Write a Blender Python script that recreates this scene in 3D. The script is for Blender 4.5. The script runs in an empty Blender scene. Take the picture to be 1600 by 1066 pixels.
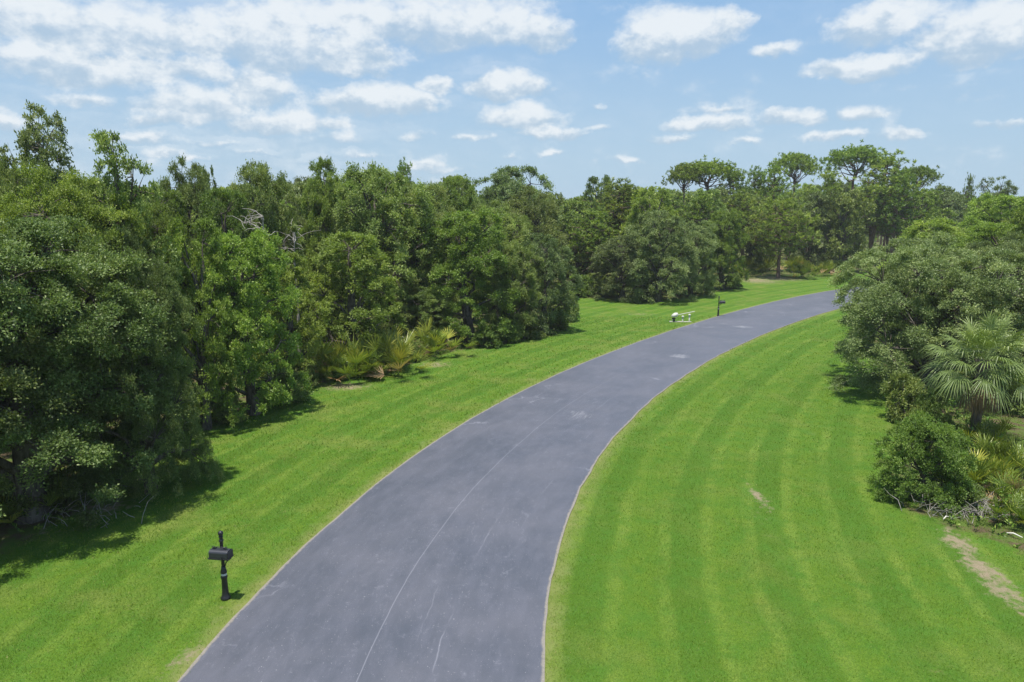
import bpy, math
import numpy as np
from mathutils import Vector, Matrix

sc = bpy.context.scene
C = sc.collection
R_ = math.radians

# ------------------------------------------------------------------ camera
FPX, HZ, CAM_H = 1100.0, 324.0, 8.6          # focal length and horizon in px of the 1600 px photo
PITCH = math.atan((533 - HZ) / FPX)
cam_d = bpy.data.cameras.new('camera')
cam = bpy.data.objects.new('camera', cam_d); C.objects.link(cam)
cam.location = (0, 0, CAM_H)
cam.rotation_euler = (math.pi / 2 - PITCH, 0, 0)
cam_d.sensor_width = 36.0
cam_d.lens = 36.0 * FPX / 1600.0
cam_d.clip_start = 0.1
cam_d.clip_end = 9000
sc.camera = cam

# ------------------------------------------------------------------ colour management
sc.view_settings.view_transform = 'Standard'
sc.view_settings.look = 'None'
sc.view_settings.gamma = 1
sc.view_settings.exposure = 0.4
sc.cycles.max_bounces = 6
sc.cycles.diffuse_bounces = 3
sc.cycles.glossy_bounces = 2
sc.cycles.transmission_bounces = 4
sc.cycles.transparent_max_bounces = 4
sc.cycles.volume_bounces = 0

SUN_EL, SUN_AZ = R_(78), R_(206)       # azimuth clockwise from +Y: the sun stands high, behind the camera's left shoulder
sd = Vector((math.sin(SUN_AZ) * math.cos(SUN_EL), math.cos(SUN_AZ) * math.cos(SUN_EL), math.sin(SUN_EL)))
sun_d = bpy.data.lights.new('sun', 'SUN')
sun_d.energy = 5.0; sun_d.angle = R_(0.5); sun_d.color = (1.0, 0.955, 0.88)
sun = bpy.data.objects.new('sun', sun_d); C.objects.link(sun)
sun.rotation_euler = (-sd).to_track_quat('-Z', 'Y').to_euler()
sun.location = (-30, -30, 120)

# ------------------------------------------------------------------ helpers: photo point -> world
cP, sP = math.cos(PITCH), math.sin(PITCH)
def ray(x, y):
    a, b = (x - 800) / FPX, -(y - 533) / FPX
    return np.array([a, cP + b * sP, -sP + b * cP])
def at(x, y, z=0.0):
    d = ray(x, y); t = (z - CAM_H) / d[2]
    return np.array([d[0] * t, d[1] * t, z])
def h_at(y, dist):
    "height of something seen at photo row y at ground distance dist"
    d = ray(800, y); return CAM_H + d[2] / d[1] * dist

# ------------------------------------------------------------------ world: nishita sky with cumulus
world = bpy.data.worlds.new('World'); sc.world = world
world.use_nodes = True
wn = world.node_tree; wn.nodes.clear()
def N(tree, typ, **kw):
    n = tree.nodes.new(typ)
    for k, v in kw.items():
        setattr(n, k, v)
    return n
def sin_(tree, sock, v):
    if isinstance(v, bpy.types.NodeSocket): tree.links.new(v, sock)
    else: sock.default_value = v
def M(tree, op, a, b=0.0, c=0.0, clamp=False):
    n = N(tree, 'ShaderNodeMath', operation=op, use_clamp=clamp)
    sin_(tree, n.inputs[0], a); sin_(tree, n.inputs[1], b); sin_(tree, n.inputs[2], c)
    return n.outputs[0]
def VM(tree, op, a, b=(0, 0, 0)):
    n = N(tree, 'ShaderNodeVectorMath', operation=op)
    sin_(tree, n.inputs[0], a); sin_(tree, n.inputs[1], b)
    return n.outputs['Value'] if op in ('LENGTH', 'DOT_PRODUCT') else n.outputs[0]
def MR(tree, v, a, b, c=0.0, d=1.0, smooth=True):
    n = N(tree, 'ShaderNodeMapRange', interpolation_type='SMOOTHSTEP' if smooth else 'LINEAR')
    sin_(tree, n.inputs[0], v)
    for i, q in enumerate((a, b, c, d)): sin_(tree, n.inputs[1 + i], q)
    return n.outputs[0]
def MIX(tree, f, a, b, mode='MIX'):
    n = N(tree, 'ShaderNodeMix', data_type='RGBA', blend_type=mode)
    sin_(tree, n.inputs[0], f)
    for i, q in ((6, a), (7, b)):
        if isinstance(q, tuple) and len(q) == 3: q = q + (1,)
        sin_(tree, n.inputs[i], q)
    return n.outputs[2]
def NOISE(tree, vec, scale, detail=4, rough=0.55, out=0, dist=0.0):
    n = N(tree, 'ShaderNodeTexNoise'); tree.links.new(vec, n.inputs['Vector'])
    n.inputs['Scale'].default_value = scale; n.inputs['Detail'].default_value = detail
    n.inputs['Roughness'].default_value = rough; n.inputs['Distortion'].default_value = dist
    return n.outputs[out]

def build_world():
    t = wn
    sky = N(t, 'ShaderNodeTexSky', sky_type='NISHITA')
    sky.sun_disc = False; sky.sun_elevation = SUN_EL; sky.sun_rotation = SUN_AZ
    sky.altitude = 0; sky.air_density = 1.0; sky.dust_density = 2.2; sky.ozone_density = 1.2
    geo = N(t, 'ShaderNodeTexCoord')
    sep = N(t, 'ShaderNodeSeparateXYZ'); t.links.new(geo.outputs['Generated'], sep.inputs[0])
    x, y, z = sep.outputs
    az = M(t, 'ARCTAN2', x, y)
    hl = M(t, 'SQRT', M(t, 'ADD', M(t, 'MULTIPLY', x, x), M(t, 'MULTIPLY', y, y)))
    te = M(t, 'DIVIDE', z, M(t, 'MAXIMUM', hl, 0.02))
    cmb = N(t, 'ShaderNodeCombineXYZ'); t.links.new(az, cmb.inputs[0]); t.links.new(te, cmb.inputs[1])
    p = cmb.outputs[0]
    # warp for billowy edges
    def warp(scale, amt, det, sy=1.5):
        q = VM(t, 'MULTIPLY', p, (1.0, sy, 1.0))
        n = VM(t, 'SUBTRACT', NOISE(t, q, scale, det, 0.6, out=1), (0.5, 0.5, 0.5))
        return VM(t, 'MULTIPLY', n, (amt, amt * 0.55, 0))
    pw = VM(t, 'ADD', p, VM(t, 'ADD', warp(10, 0.060, 2, 1.2), warp(34, 0.042, 6, 1.2)))
    clouds = [  # x, y, half width, half height, weight
        (110, 30, 170, 46, 1.0), (250, 45, 130, 50, 1.0), (30, 15, 80, 34, .9), (150, 100, 160, 36, 1.0),
        (300, 105, 70, 24, .8), (430, 50, 120, 62, 1.1), (530, 75, 90, 44, 1.0), (600, 25, 170, 42, 1.0),
        (740, 30, 150, 52, 1.05), (840, 45, 62, 34, .95), (400, 130, 62, 30, .9), (310, 160, 110, 30, .85),
        (437, 190, 84, 22, 1.1), (600, 157, 104, 32, 1.15), (684, 131, 36, 20, .9), (790, 131, 76, 26, 1.15),
        (812, 180, 82, 26, 1.0), (862, 207, 66, 14, .8), (220, 212, 60, 13, .7), (345, 218, 50, 9, .55),
        (643, 210, 34, 9, .6), (8, 190, 34, 18, .8), (672, 254, 44, 10, .7), (45, 92, 42, 12, .6),
        (1062, 52, 104, 42, 1.2), (1140, 25, 40, 34, .9), (1203, 82, 42, 14, .8), (1375, 32, 90, 32, 1.0),
        (1530, 45, 110, 48, 1.1), (1342, 101, 82, 20, 1.05), (1098, 194, 72, 16, .95), (1046, 217, 50, 10, .7),
        (1241, 184, 50, 15, .95), (1341, 174, 32, 13, .85), (1298, 214, 52, 11, .8), (1172, 222, 30, 8, .6),
        (1412, 210, 40, 11, .7), (1572, 188, 48, 8, .6), (925, 168, 24, 9, .5), (795, 240, 20, 8, .5),
        (530, 215, 70, 14, .5), (862, 240, 28, 6, .5), (560, 240, 50, 8, .5), (480, 245, 36, 7, .45), (260, 235, 50, 8, .5), (400, 232, 44, 7, .5), (740, 215, 46, 10, .55), (930, 200, 34, 10, .5), (520, 195, 46, 14, .7), (130, 150, 70, 16, .7), (560, 110, 60, 14, .6), (250, 185, 60, 12, .7), (980, 250, 40, 7, .45), (1120, 170, 36, 8, .5), (700, 262, 60, 7, .4), (1450, 262, 30, 7, .4), (310, 244, 30, 9, .5)]
    F = None; Sx = None
    for (cx, cy, rw, rh, w) in clouds:
        d = ray(cx, cy + rh * .25); a0 = math.atan2(d[0], d[1]); hh = math.hypot(d[0], d[1]); e0 = d[2] / hh
        ra = rw / FPX * 1.12; rb = rh / FPX * 1.3
        q = VM(t, 'MULTIPLY', VM(t, 'SUBTRACT', pw, (a0, e0, 0)), (1 / ra, 1 / rb, 0))
        q2 = VM(t, 'MAXIMUM', q, VM(t, 'MULTIPLY', q, (-1, -1.5, 0)))
        f = M(t, 'MULTIPLY_ADD', VM(t, 'LENGTH', q2), -w, w, clamp=True)
        sy = VM(t, 'DOT_PRODUCT', q, (0, 1, 0))
        g = M(t, 'MULTIPLY', f, sy)
        W_ = f if F is None else M(t, 'ADD', W_, f)
        F = f if F is None else M(t, 'SMOOTH_MAX', F, f, 0.12)
        Sx = g if Sx is None else M(t, 'ADD', Sx, g)
    Sx = M(t, 'DIVIDE', Sx, M(t, 'ADD', W_, 0.12))
    gap = NOISE(t, VM(t, 'MULTIPLY', p, (1, 1.7, 1)), 7.5, 3, 0.55)
    nz = NOISE(t, VM(t, 'MULTIPLY', p, (1, 1.4, 1)), 30, 7, 0.62)
    F = M(t, 'ADD', F, M(t, 'MULTIPLY', M(t, 'SUBTRACT', gap, 0.56), 0.75))
    dens = M(t, 'ADD', F, M(t, 'MULTIPLY', M(t, 'SUBTRACT', nz, 0.5), 0.85))
    alpha = MR(t, dens, -0.02, 0.52)
    alpha = M(t, 'MULTIPLY', alpha, MR(t, F, 0.0, 0.16))
    wisp = MR(t, NOISE(t, VM(t, 'MULTIPLY', p, (1, 3.0, 1)), 3.2, 6, 0.6), 0.36, 0.74, 0.0, 0.50)
    wisp = M(t, 'MULTIPLY', wisp, MR(t, az, -.15, .15, 1.0, .25))
    alpha = M(t, 'MAXIMUM', alpha, wisp)
    top = MR(t, M(t, 'ADD', Sx, M(t, 'MULTIPLY', M(t, 'SUBTRACT', nz, 0.5), 1.6)), -0.34, 0.30)
    ccol = MIX(t, top, (4.9, 6.1, 7.3), (8.5, 9.0, 9.4))
    alpha = M(t, 'MULTIPLY', alpha, M(t, 'MULTIPLY_ADD', top, 0.28, 0.72))
    skyc = MIX(t, MR(t, te, 0.0, 0.36), (4.9, 6.8, 8.5), (2.8, 5.1, 8.4))
    skyc = MIX(t, 0.86, sky.outputs[0], skyc)
    col = MIX(t, M(t, 'MULTIPLY', alpha, 0.93), skyc, ccol)
    # below the horizon: plain ground-side haze tone of the sky itself
    bg = N(t, 'ShaderNodeBackground'); bg.inputs[1].default_value = 0.076
    t.links.new(col, bg.inputs[0])
    out = N(t, 'ShaderNodeOutputWorld'); t.links.new(bg.outputs[0], out.inputs[0])
build_world()
world.cycles.sampling_method = 'MANUAL'
world.cycles.sample_map_resolution = 256

# ------------------------------------------------------------------ materials
def mat(name):
    m = bpy.data.materials.new(name); m.use_nodes = True
    t = m.node_tree; t.nodes.clear()
    o = N(t, 'ShaderNodeOutputMaterial')
    return m, t, o
def principled(t, o, col, rough=0.7, spec=0.3, bump=None, bstr=0.3, bdist=0.02, metal=0.0):
    p = N(t, 'ShaderNodeBsdfPrincipled')
    if isinstance(col, tuple) and len(col) == 3: col = col + (1,)
    sin_(t, p.inputs['Base Color'], col)
    sin_(t, p.inputs['Roughness'], rough)
    p.inputs['Specular IOR Level'].default_value = spec
    p.inputs['Metallic'].default_value = metal
    if bump is not None:
        b = N(t, 'ShaderNodeBump'); b.inputs['Strength'].default_value = bstr; b.inputs['Distance'].default_value = bdist
        t.links.new(bump, b.inputs['Height']); t.links.new(b.outputs[0], p.inputs['Normal'])
    t.links.new(p.outputs[0], o.inputs[0])
    return p
def attr(t, name):
    a = N(t, 'ShaderNodeAttribute'); a.attribute_name = name
    return a.outputs['Fac']

def leaf_mat(name, dark, mid, light, dead=(0.20, 0.13, 0.06), trans=0.32, rough=0.5, spec=0.35, vary=0.35):
    m, t, o = mat(name)
    tone = attr(t, 'tone')
    oi = N(t, 'ShaderNodeObjectInfo')
    rmp = N(t, 'ShaderNodeValToRGB')
    e = rmp.color_ramp.elements
    e[0].position = 0.0; e[0].color = dark + (1,)
    e[1].position = 0.55; e[1].color = mid + (1,)
    x = e.new(0.93); x.color = light + (1,)
    x = e.new(1.0); x.color = dead + (1,)
    t.links.new(tone, rmp.inputs[0])
    hsv = N(t, 'ShaderNodeHueSaturation')
    t.links.new(rmp.outputs[0], hsv.inputs['Color'])
    sin_(t, hsv.inputs['Hue'], M(t, 'MULTIPLY_ADD', oi.outputs['Random'], 0.026, 0.4900))
    sin_(t, hsv.inputs['Value'], M(t, 'MULTIPLY_ADD', M(t, 'FRACT', M(t, 'MULTIPLY', oi.outputs['Random'], 7.31)), vary * 1.3, 1.0 - vary * .6))
    p = N(t, 'ShaderNodeBsdfPrincipled')
    t.links.new(hsv.outputs[0], p.inputs['Base Color'])
    p.inputs['Roughness'].default_value = rough; p.inputs['Specular IOR Level'].default_value = spec
    tr = N(t, 'ShaderNodeBsdfTranslucent')
    t.links.new(MIX(t, 1.0, hsv.outputs[0], (1.1, 1.15, 0.55), 'MULTIPLY'), tr.inputs[0])
    mx = N(t, 'ShaderNodeMixShader'); mx.inputs[0].default_value = trans
    t.links.new(p.outputs[0], mx.inputs[1]); t.links.new(tr.outputs[0], mx.inputs[2])
    t.links.new(mx.outputs[0], o.inputs[0])
    return m

MAT = {}
MAT['oak'] = leaf_mat('oak_leaves', (0.071, 0.107, 0.025), (0.197, 0.259, 0.061), (0.395, 0.441, 0.137), trans=.38)
MAT['grey'] = leaf_mat('grey_oak_leaves', (0.073, 0.106, 0.036), (0.191, 0.244, 0.082), (0.363, 0.405, 0.157), trans=.34)
MAT['bright'] = leaf_mat('broad_green_leaves', (0.089, 0.131, 0.021), (0.228, 0.310, 0.049), (0.423, 0.477, 0.113), trans=.42)
MAT['lime'] = leaf_mat('yellow_green_leaves', (0.070, 0.105, 0.018), (0.172, 0.248, 0.042), (0.330, 0.395, 0.085), trans=.42)
MAT['pine'] = leaf_mat('pine_needles', (0.073, 0.113, 0.018), (0.204, 0.286, 0.045), (0.402, 0.457, 0.087), trans=.35)
MAT['palm'] = leaf_mat('palm_fronds', (0.062, 0.098, 0.028), (0.185, 0.255, 0.070), (0.440, 0.500, 0.170), dead=(.24, .15, .08), trans=.3, rough=.45, spec=.4, vary=.05)
MAT['palmetto'] = leaf_mat('palmetto_fronds', (0.061, 0.085, 0.014), (0.176, 0.234, 0.030), (0.459, 0.416, 0.060), dead=(.36, .24, .12), trans=.25, rough=.4, spec=.5, vary=.15)
MAT['grass'] = leaf_mat('grass_blades', (0.053, 0.111, 0.006), (0.102, 0.184, 0.011), (0.196, 0.262, 0.027), dead=(.42, .34, .16), trans=.4, rough=.55, spec=.2, vary=0)
MAT['weed'] = leaf_mat('undergrowth_leaves', (0.044, 0.085, 0.014), (0.140, 0.237, 0.031), (0.340, 0.399, 0.070), trans=.3, vary=0)

MAT['shade_oak'] = leaf_mat('shade_toned_oak_leaves', (0.048, 0.078, 0.020), (0.138, 0.192, 0.048), (0.300, 0.350, 0.115), trans=.36)  # oak leaf colour darkened so the nearest crowns look less lit
def bark_mat(name, a, b, sc_=6):
    m, t, o = mat(name)
    tc = N(t, 'ShaderNodeTexCoord')
    v = VM(t, 'MULTIPLY', tc.outputs['Object'], (1, 1, .35))
    n = NOISE(t, v, sc_, 6, .65)
    principled(t, o, MIX(t, MR(t, n, .3, .7), a, b), .9, .1, bump=n, bstr=.7, bdist=.04)
    return m
MAT['bark'] = bark_mat('oak_bark', (0.045, 0.038, 0.030), (0.17, 0.15, 0.125))
MAT['pinebark'] = bark_mat('pine_bark', (0.070, 0.045, 0.032), (0.24, 0.17, 0.13))
MAT['deadwood'] = bark_mat('dead_grey_wood', (0.22, 0.20, 0.175), (0.44, 0.41, 0.37))
MAT['palmtrunk'] = bark_mat('palm_trunk_bark', (0.05, 0.04, 0.032), (0.19, 0.16, 0.13), 9)

# ------------------------------------------------------------------ mesh building with numpy
def mesh_np(name, V, Q, m, tone=None, attrs=None, smooth=False):
    V = np.asarray(V, dtype=np.float32); Q = np.asarray(Q, dtype=np.int32)
    me = bpy.data.meshes.new(name)
    k = Q.shape[1]
    me.vertices.add(len(V)); me.vertices.foreach_set('co', V.ravel())
    me.loops.add(Q.size); me.loops.foreach_set('vertex_index', Q.ravel())
    me.polygons.add(len(Q))
    me.polygons.foreach_set('loop_start', np.arange(0, Q.size, k, dtype=np.int32))
    me.polygons.foreach_set('loop_total', np.full(len(Q), k, dtype=np.int32))
    if smooth: me.polygons.foreach_set('use_smooth', np.ones(len(Q), dtype=bool))
    if tone is not None:
        a = me.attributes.new('tone', 'FLOAT', 'FACE'); a.data.foreach_set('value', np.asarray(tone, dtype=np.float32))
    if attrs:
        for kx, vv in attrs.items():
            a = me.attributes.new(kx, 'FLOAT', 'POINT'); a.data.foreach_set('value', np.asarray(vv, dtype=np.float32))
    me.materials.append(m)
    me.update(calc_edges=True)
    return me
def link(name, me, parent=None, loc=(0, 0, 0), **props):
    o = bpy.data.objects.new(name, me); C.objects.link(o)
    o.location = loc
    if parent is not None: o.parent = parent
    for k, v in props.items(): o[k] = v
    return o
def thing(name, label, cat, loc=(0, 0, 0), rz=0.0, scale=(1, 1, 1), group=None):
    o = bpy.data.objects.new(name, None); C.objects.link(o)
    o.empty_display_size = 0.3
    o.location = loc; o.rotation_euler = (0, 0, rz); o.scale = scale
    o['label'] = label; o['category'] = cat
    if group: o['group'] = group
    return o
def nrm(a):
    return a / np.maximum(np.linalg.norm(a, axis=-1, keepdims=True), 1e-6)

class Tubes:
    def __init__(s): s.V = []; s.Q = []; s.n = 0
    def add(s, P, r, k=6):
        P = np.asarray(P, float); r = np.broadcast_to(np.asarray(r, float), (len(P),))
        T = nrm(np.gradient(P, axis=0))
        ref = np.array([0, 0, 1.0]) if abs(T[0][2]) < .9 else np.array([1.0, 0, 0])
        U = nrm(np.cross(T, ref)); W = np.cross(T, U)
        a = np.arange(k) * 2 * math.pi / k
        ring = P[:, None, :] + r[:, None, None] * (np.cos(a)[None, :, None] * U[:, None, :] + np.sin(a)[None, :, None] * W[:, None, :])
        s.V.append(ring.reshape(-1, 3))
        i = np.arange(len(P) - 1)[:, None] * k; j = np.arange(k)[None, :]; j2 = (j + 1) % k
        s.Q.append(np.stack([i + j, i + j2, i + k + j2, i + k + j], -1).reshape(-1, 4) + s.n)
        s.n += len(P) * k
    def mesh(s, name, m, tone=None):
        return mesh_np(name, np.concatenate(s.V), np.concatenate(s.Q), m, smooth=True)

def curve(a, b, rng, sag=0.0, wig=.08, n=5):
    t = np.linspace(0, 1, n)[:, None]
    L = np.linalg.norm(b - a)
    P = a + (b - a) * t
    P[:, 2] += sag * L * np.sin(t[:, 0] * math.pi)
    P[1:-1] += rng.normal(0, wig * L, (n - 2, 3)) * .6
    return P

def leaf_quads(P, D, Nn, L, W, tone):
    "diamond leaves: base P, direction D, normal Nn"
    Sd = nrm(np.cross(D, Nn))
    L = L[:, None]; W = W[:, None]
    up = nrm(np.cross(Sd, D))
    v = np.stack([P, P + D * L * .45 + Sd * W * .5 + up * W * .12, P + D * L, P + D * L * .45 - Sd * W * .5 + up * W * .12], 1)
    return v.reshape(-1, 3), np.arange(len(P) * 4, dtype=np.int32).reshape(-1, 4), tone

def sprays(rng, cen, out, rad, nspray, nleaf, L, W, up=.35, droop=.15, tone0=None, flat=.75, outb=.9):
    C_ = len(cen)
    d = rng.normal(0, 1, (C_, nspray, 3)); d = nrm(d)
    d = nrm(d + outb * out[:, None, :] + np.array([0, 0, up]))
    t = rng.uniform(.15, 1.0, (C_, nspray, nleaf)) ** .8
    slen = rng.uniform(.6, 1.15, (C_, nspray, 1))
    P = cen[:, None, None, :] + d[:, :, None, :] * (t * slen)[..., None] * rad[:, None, None, None]
    P = P + rng.normal(0, .10, P.shape) * rad[:, None, None, None]
    P[..., 2] -= droop * (t ** 2) * rad[:, None, None]
    P[..., 2] = cen[:, None, None, 2] + (P[..., 2] - cen[:, None, None, 2]) * flat
    D = nrm(d[:, :, None, :] * .7 + rng.normal(0, .65, P.shape))
    Nn = nrm(rng.normal(0, .55, P.shape) + np.array([0, 0, .62]) + .55 * out[:, None, None, :])
    ct = rng.normal(0.42, .13, (C_, 1, 1)) if tone0 is None else tone0[:, None, None]
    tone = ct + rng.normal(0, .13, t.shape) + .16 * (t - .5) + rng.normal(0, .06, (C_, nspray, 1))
    n = t.size
    Ls = L * rng.uniform(.7, 1.25, n); Ws = W * rng.uniform(.7, 1.25, n)
    return leaf_quads(P.reshape(-1, 3), D.reshape(-1, 3), Nn.reshape(-1, 3), Ls, Ws, np.clip(tone.ravel(), 0, .93))

def merge(parts):
    V = []; Q = []; T = []; n = 0
    for v, q, t in parts:
        V.append(v); Q.append(q + n); T.append(t); n += len(v)
    return np.concatenate(V), np.concatenate(Q), np.concatenate(T)

def broadleaf(seed, H, R, z0, nl, nc, ns, nlf, L, W, crad, leafm='oak', wide=.42, top=1.0, weep=0.0, open_=0.0, barkm='bark', skirt=0):
    rng = np.random.default_rng(seed)
    lobes = []
    for i in range(nl):
        f = (i + .5) / nl
        z = z0 + (H - z0) * f ** .95
        fz = (z - z0) / (H - z0)
        prof = math.sqrt(max(0.06, 1 - ((fz - wide) / (1.02 - wide if fz > wide else wide + .32)) ** 2)) * (top if fz > .8 else 1)
        a = i * 2.399 + rng.uniform(-.5, .5)
        lr = R * rng.uniform(.24, .40) * (.75 + .4 * prof)
        rr = max(0, R * prof - lr * .75) * rng.uniform(.7, 1.08)
        c = np.array([math.cos(a) * rr, math.sin(a) * rr, min(z + rng.uniform(-.3, .3), H - lr * .75)])
        if z0 < .5: c[2] = max(c[2], lr * .55)
        lobes.append((c, lr))
    for k in range(max(2, nl // 4)):
        c = np.array([rng.normal(0, R * .2), rng.normal(0, R * .2), z0 + (H - z0) * (.35 + .5 * (k + .5) / max(2, nl // 4))])
        lobes.append((c, R * .42))
    tub = Tubes()
    lean = rng.normal(0, .05 * H, 2)
    tp = np.array([[0, 0, -.3], [lean[0] * .2, lean[1] * .2, H * .15], [lean[0] * .6, lean[1] * .6, H * .42], [lean[0], lean[1], H * .7], [lean[0] * 1.2, lean[1] * 1.2, H * .86]])
    tr = .032 * H + .02 * R
    tub.add(tp, [tr * 1.35, tr, tr * .75, tr * .42, tr * .12], 8)
    cen = []; out = []; rad = []; tn = []
    for c, lr in lobes:
        zb = max(.12 * H, min(c[2] - np.hypot(c[0], c[1]) * .45 - .1 * H, H * .6))
        f = np.interp(zb, tp[:, 2], np.arange(5)); i0 = int(min(f, 3)); b = tp[i0] + (tp[i0 + 1] - tp[i0]) * (f - i0)
        tub.add(curve(b, c, rng, sag=.06, wig=.06), np.linspace(tr * .42, tr * .12, 5), 5)
        m = max(4, int(nc * (lr / (R * .33)) ** 1.6))
        d = nrm(rng.normal(0, 1, (m, 3)))
        o = np.array([c[0], c[1], 0]); o = o / (np.linalg.norm(o) + .3)
        d = nrm(d + o * .45 + np.array([0, 0, .38]))
        p = c + d * lr * rng.uniform(.62, 1.1, (m, 1)) * np.array([1, 1, .85])
        if weep > 0:
            hang = rng.random(m) < weep
            p[hang] += o * R * .12; p[hang, 2] -= rng.uniform(.1, .38, hang.sum()) * H * .5
        p[:, 2] = np.maximum(p[:, 2], .28)
        lt = rng.normal(.44, .055)
        for j in range(m):
            if rng.random() < .5:
                tub.add(curve(c, p[j], rng, .05, .07, 3), [tr * .1, tr * .06, tr * .025], 3)
        if open_ > 0:
            keep = rng.random(m) > open_; p = p[keep]; d = d[keep]; m = len(p)
        cen.append(p); out.append(d); rad.append(crad * rng.uniform(.7, 1.3, m)); tn.append(lt + rng.normal(0, .085, m))
    if skirt:
        a = rng.uniform(0, 6.28, skirt); r = R * rng.uniform(.55, 1.0, skirt)
        p = np.stack([np.cos(a) * r, np.sin(a) * r, rng.uniform(.25, z0 + .25 * H, skirt)], 1)
        cen.append(p); out.append(np.stack([np.cos(a), np.sin(a), a * 0 + .2], 1)); rad.append(crad * rng.uniform(.7, 1.3, skirt)); tn.append(rng.normal(.40, .08, skirt))
    cen = np.concatenate(cen); out = np.concatenate(out); rad = np.concatenate(rad); tn = np.concatenate(tn)
    V, Q, T = sprays(rng, cen, out, rad, ns, nlf, L, W, tone0=tn, droop=.15 + weep * .8)
    V[:, 2] = np.maximum(V[:, 2], .03)
    return tub.mesh('trunk', MAT[barkm]), mesh_np('crown', V, Q, MAT[leafm], tone=T), H, R

def pine(seed, H, R, z0, nlimb, ntuft, nneed, L, W, flat=False):
    rng = np.random.default_rng(seed)
    tub = Tubes()
    lean = rng.normal(0, .035 * H, 2)
    tz = np.linspace(0, 1, 8)
    tp = np.stack([lean[0] * tz ** 1.4 + rng.normal(0, .04, 8), lean[1] * tz ** 1.4 + rng.normal(0, .04, 8), -.3 + (H * .93 + .3) * tz], 1)
    tr = .0155 * H + .03
    tub.add(tp, tr * np.array([1.3, 1.02, .92, .82, .7, .55, .34, .1]), 8)
    P = []; O = []
    for i in range(nlimb):
        f = (i + rng.random()) / nlimb
        if flat: prof = .45 + .75 * math.sin(min(1, f * 1.02) * math.pi * .60)
        else: prof = math.sin(math.pi * (.14 + .80 * f)) * 1.02
        zb = z0 + (H * .90 - z0) * f ** (.75 if flat else 1)
        a = i * 2.399 + rng.normal(0, .35)
        ln = R * prof * rng.uniform(.72, 1.08)
        b = np.array([np.interp(zb, tp[:, 2], tp[:, 0]), np.interp(zb, tp[:, 2], tp[:, 1]), zb])
        rise = ln * (rng.uniform(.25, .55) if flat else rng.uniform(-.05, .35))
        e = b + np.array([math.cos(a) * ln, math.sin(a) * ln, rise]); e[2] = min(e[2], H * .97)
        cv = curve(b, e, rng, -.08, .05, 6)
        tub.add(cv, np.linspace(tr * .42, tr * .08, 6), 5)
        m = max(3, int(ntuft * ln / R))
        for j in range(m):
            s = rng.uniform(.38, 1.0); q = cv[min(4, int(s * 5))] + (cv[min(5, int(s * 5) + 1)] - cv[min(4, int(s * 5))]) * (s * 5 - min(4, int(s * 5)))
            w = rng.normal(0, .17 * R, 3); w[2] = abs(w[2]) * .8 + .12
            if flat: w *= np.array([1.25, 1.25, .8])
            P.append(q + w); O.append(nrm(np.array([math.cos(a) * .4, math.sin(a) * .4, .8]) + rng.normal(0, .35, 3)))
            if rng.random() < .6: tub.add(np.array([q, q + w * .55 + np.array([0, 0, -.03]), q + w]), [tr * .11, tr * .08, tr * .04], 3)
    if flat:
        P = []; O = []; tub = Tubes(); tub.add(tp * np.array([1, 1, .88]), tr * np.array([1.3, 1.02, .92, .82, .7, .6, .5, .3]), 8)
        hc = H - z0
        for i in range(nlimb * 2):
            f = (i + .5) / (nlimb * 2); a = i * 2.399 + rng.normal(0, .25); q = math.sqrt(f) * rng.uniform(.9, 1.05)
            zt = z0 + hc * (.28 + .62 * math.sqrt(max(0, 1 - q * q * .95))) + rng.normal(0, .12) - (rng.random() < .25) * hc * .25
            e = np.array([tp[-1, 0] + math.cos(a) * R * q * .86, tp[-1, 1] + math.sin(a) * R * q * .86, zt])
            b = np.array([tp[-1, 0], tp[-1, 1], z0 + rng.uniform(-.12, .30) * hc])
            b[:2] = [np.interp(b[2], tp[:, 2] * .88, tp[:, 0]), np.interp(b[2], tp[:, 2] * .88, tp[:, 1])]
            if i % 2: tub.add(curve(b, e, rng, -.06, .07, 6), np.linspace(tr * .30, tr * .07, 6), 4)
            for j in range(ntuft):
                w = rng.normal(0, 1, 3) * np.array([.17, .17, .085]) * R
                P.append(e + w); O.append(nrm(np.array([math.cos(a) * .35 * q, math.sin(a) * .35 * q, .8]) + rng.normal(0, .3, 3)))
    for j in range(0 if flat else ntuft * 2):
        P.append(np.array([tp[-1, 0], tp[-1, 1], H * .93]) + rng.normal(0, 1, 3) * np.array([.22 * R, .22 * R, .03 * H])); O.append(nrm(np.array([0, 0, 1.0]) + rng.normal(0, .3, 3)))
    P = np.array(P); O = np.array(O); n = len(P)
    d = nrm(nrm(rng.normal(0, 1, (n, nneed, 3))) + .85 * O[:, None, :])
    st = P[:, None, :] + O[:, None, :] * rng.uniform(-.5, .4, (n, nneed, 1)) * L
    Nn = nrm(rng.normal(0, 1, d.shape) + np.array([0, 0, .4]))
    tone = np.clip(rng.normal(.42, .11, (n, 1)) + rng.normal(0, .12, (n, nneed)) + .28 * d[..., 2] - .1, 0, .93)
    k = n * nneed
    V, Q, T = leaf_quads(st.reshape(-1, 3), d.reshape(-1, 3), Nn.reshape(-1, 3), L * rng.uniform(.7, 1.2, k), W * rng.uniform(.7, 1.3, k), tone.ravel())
    return tub.mesh('trunk', MAT['pinebark']), mesh_np('crown', V, Q, MAT['pine'], tone=T), H, R

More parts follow.
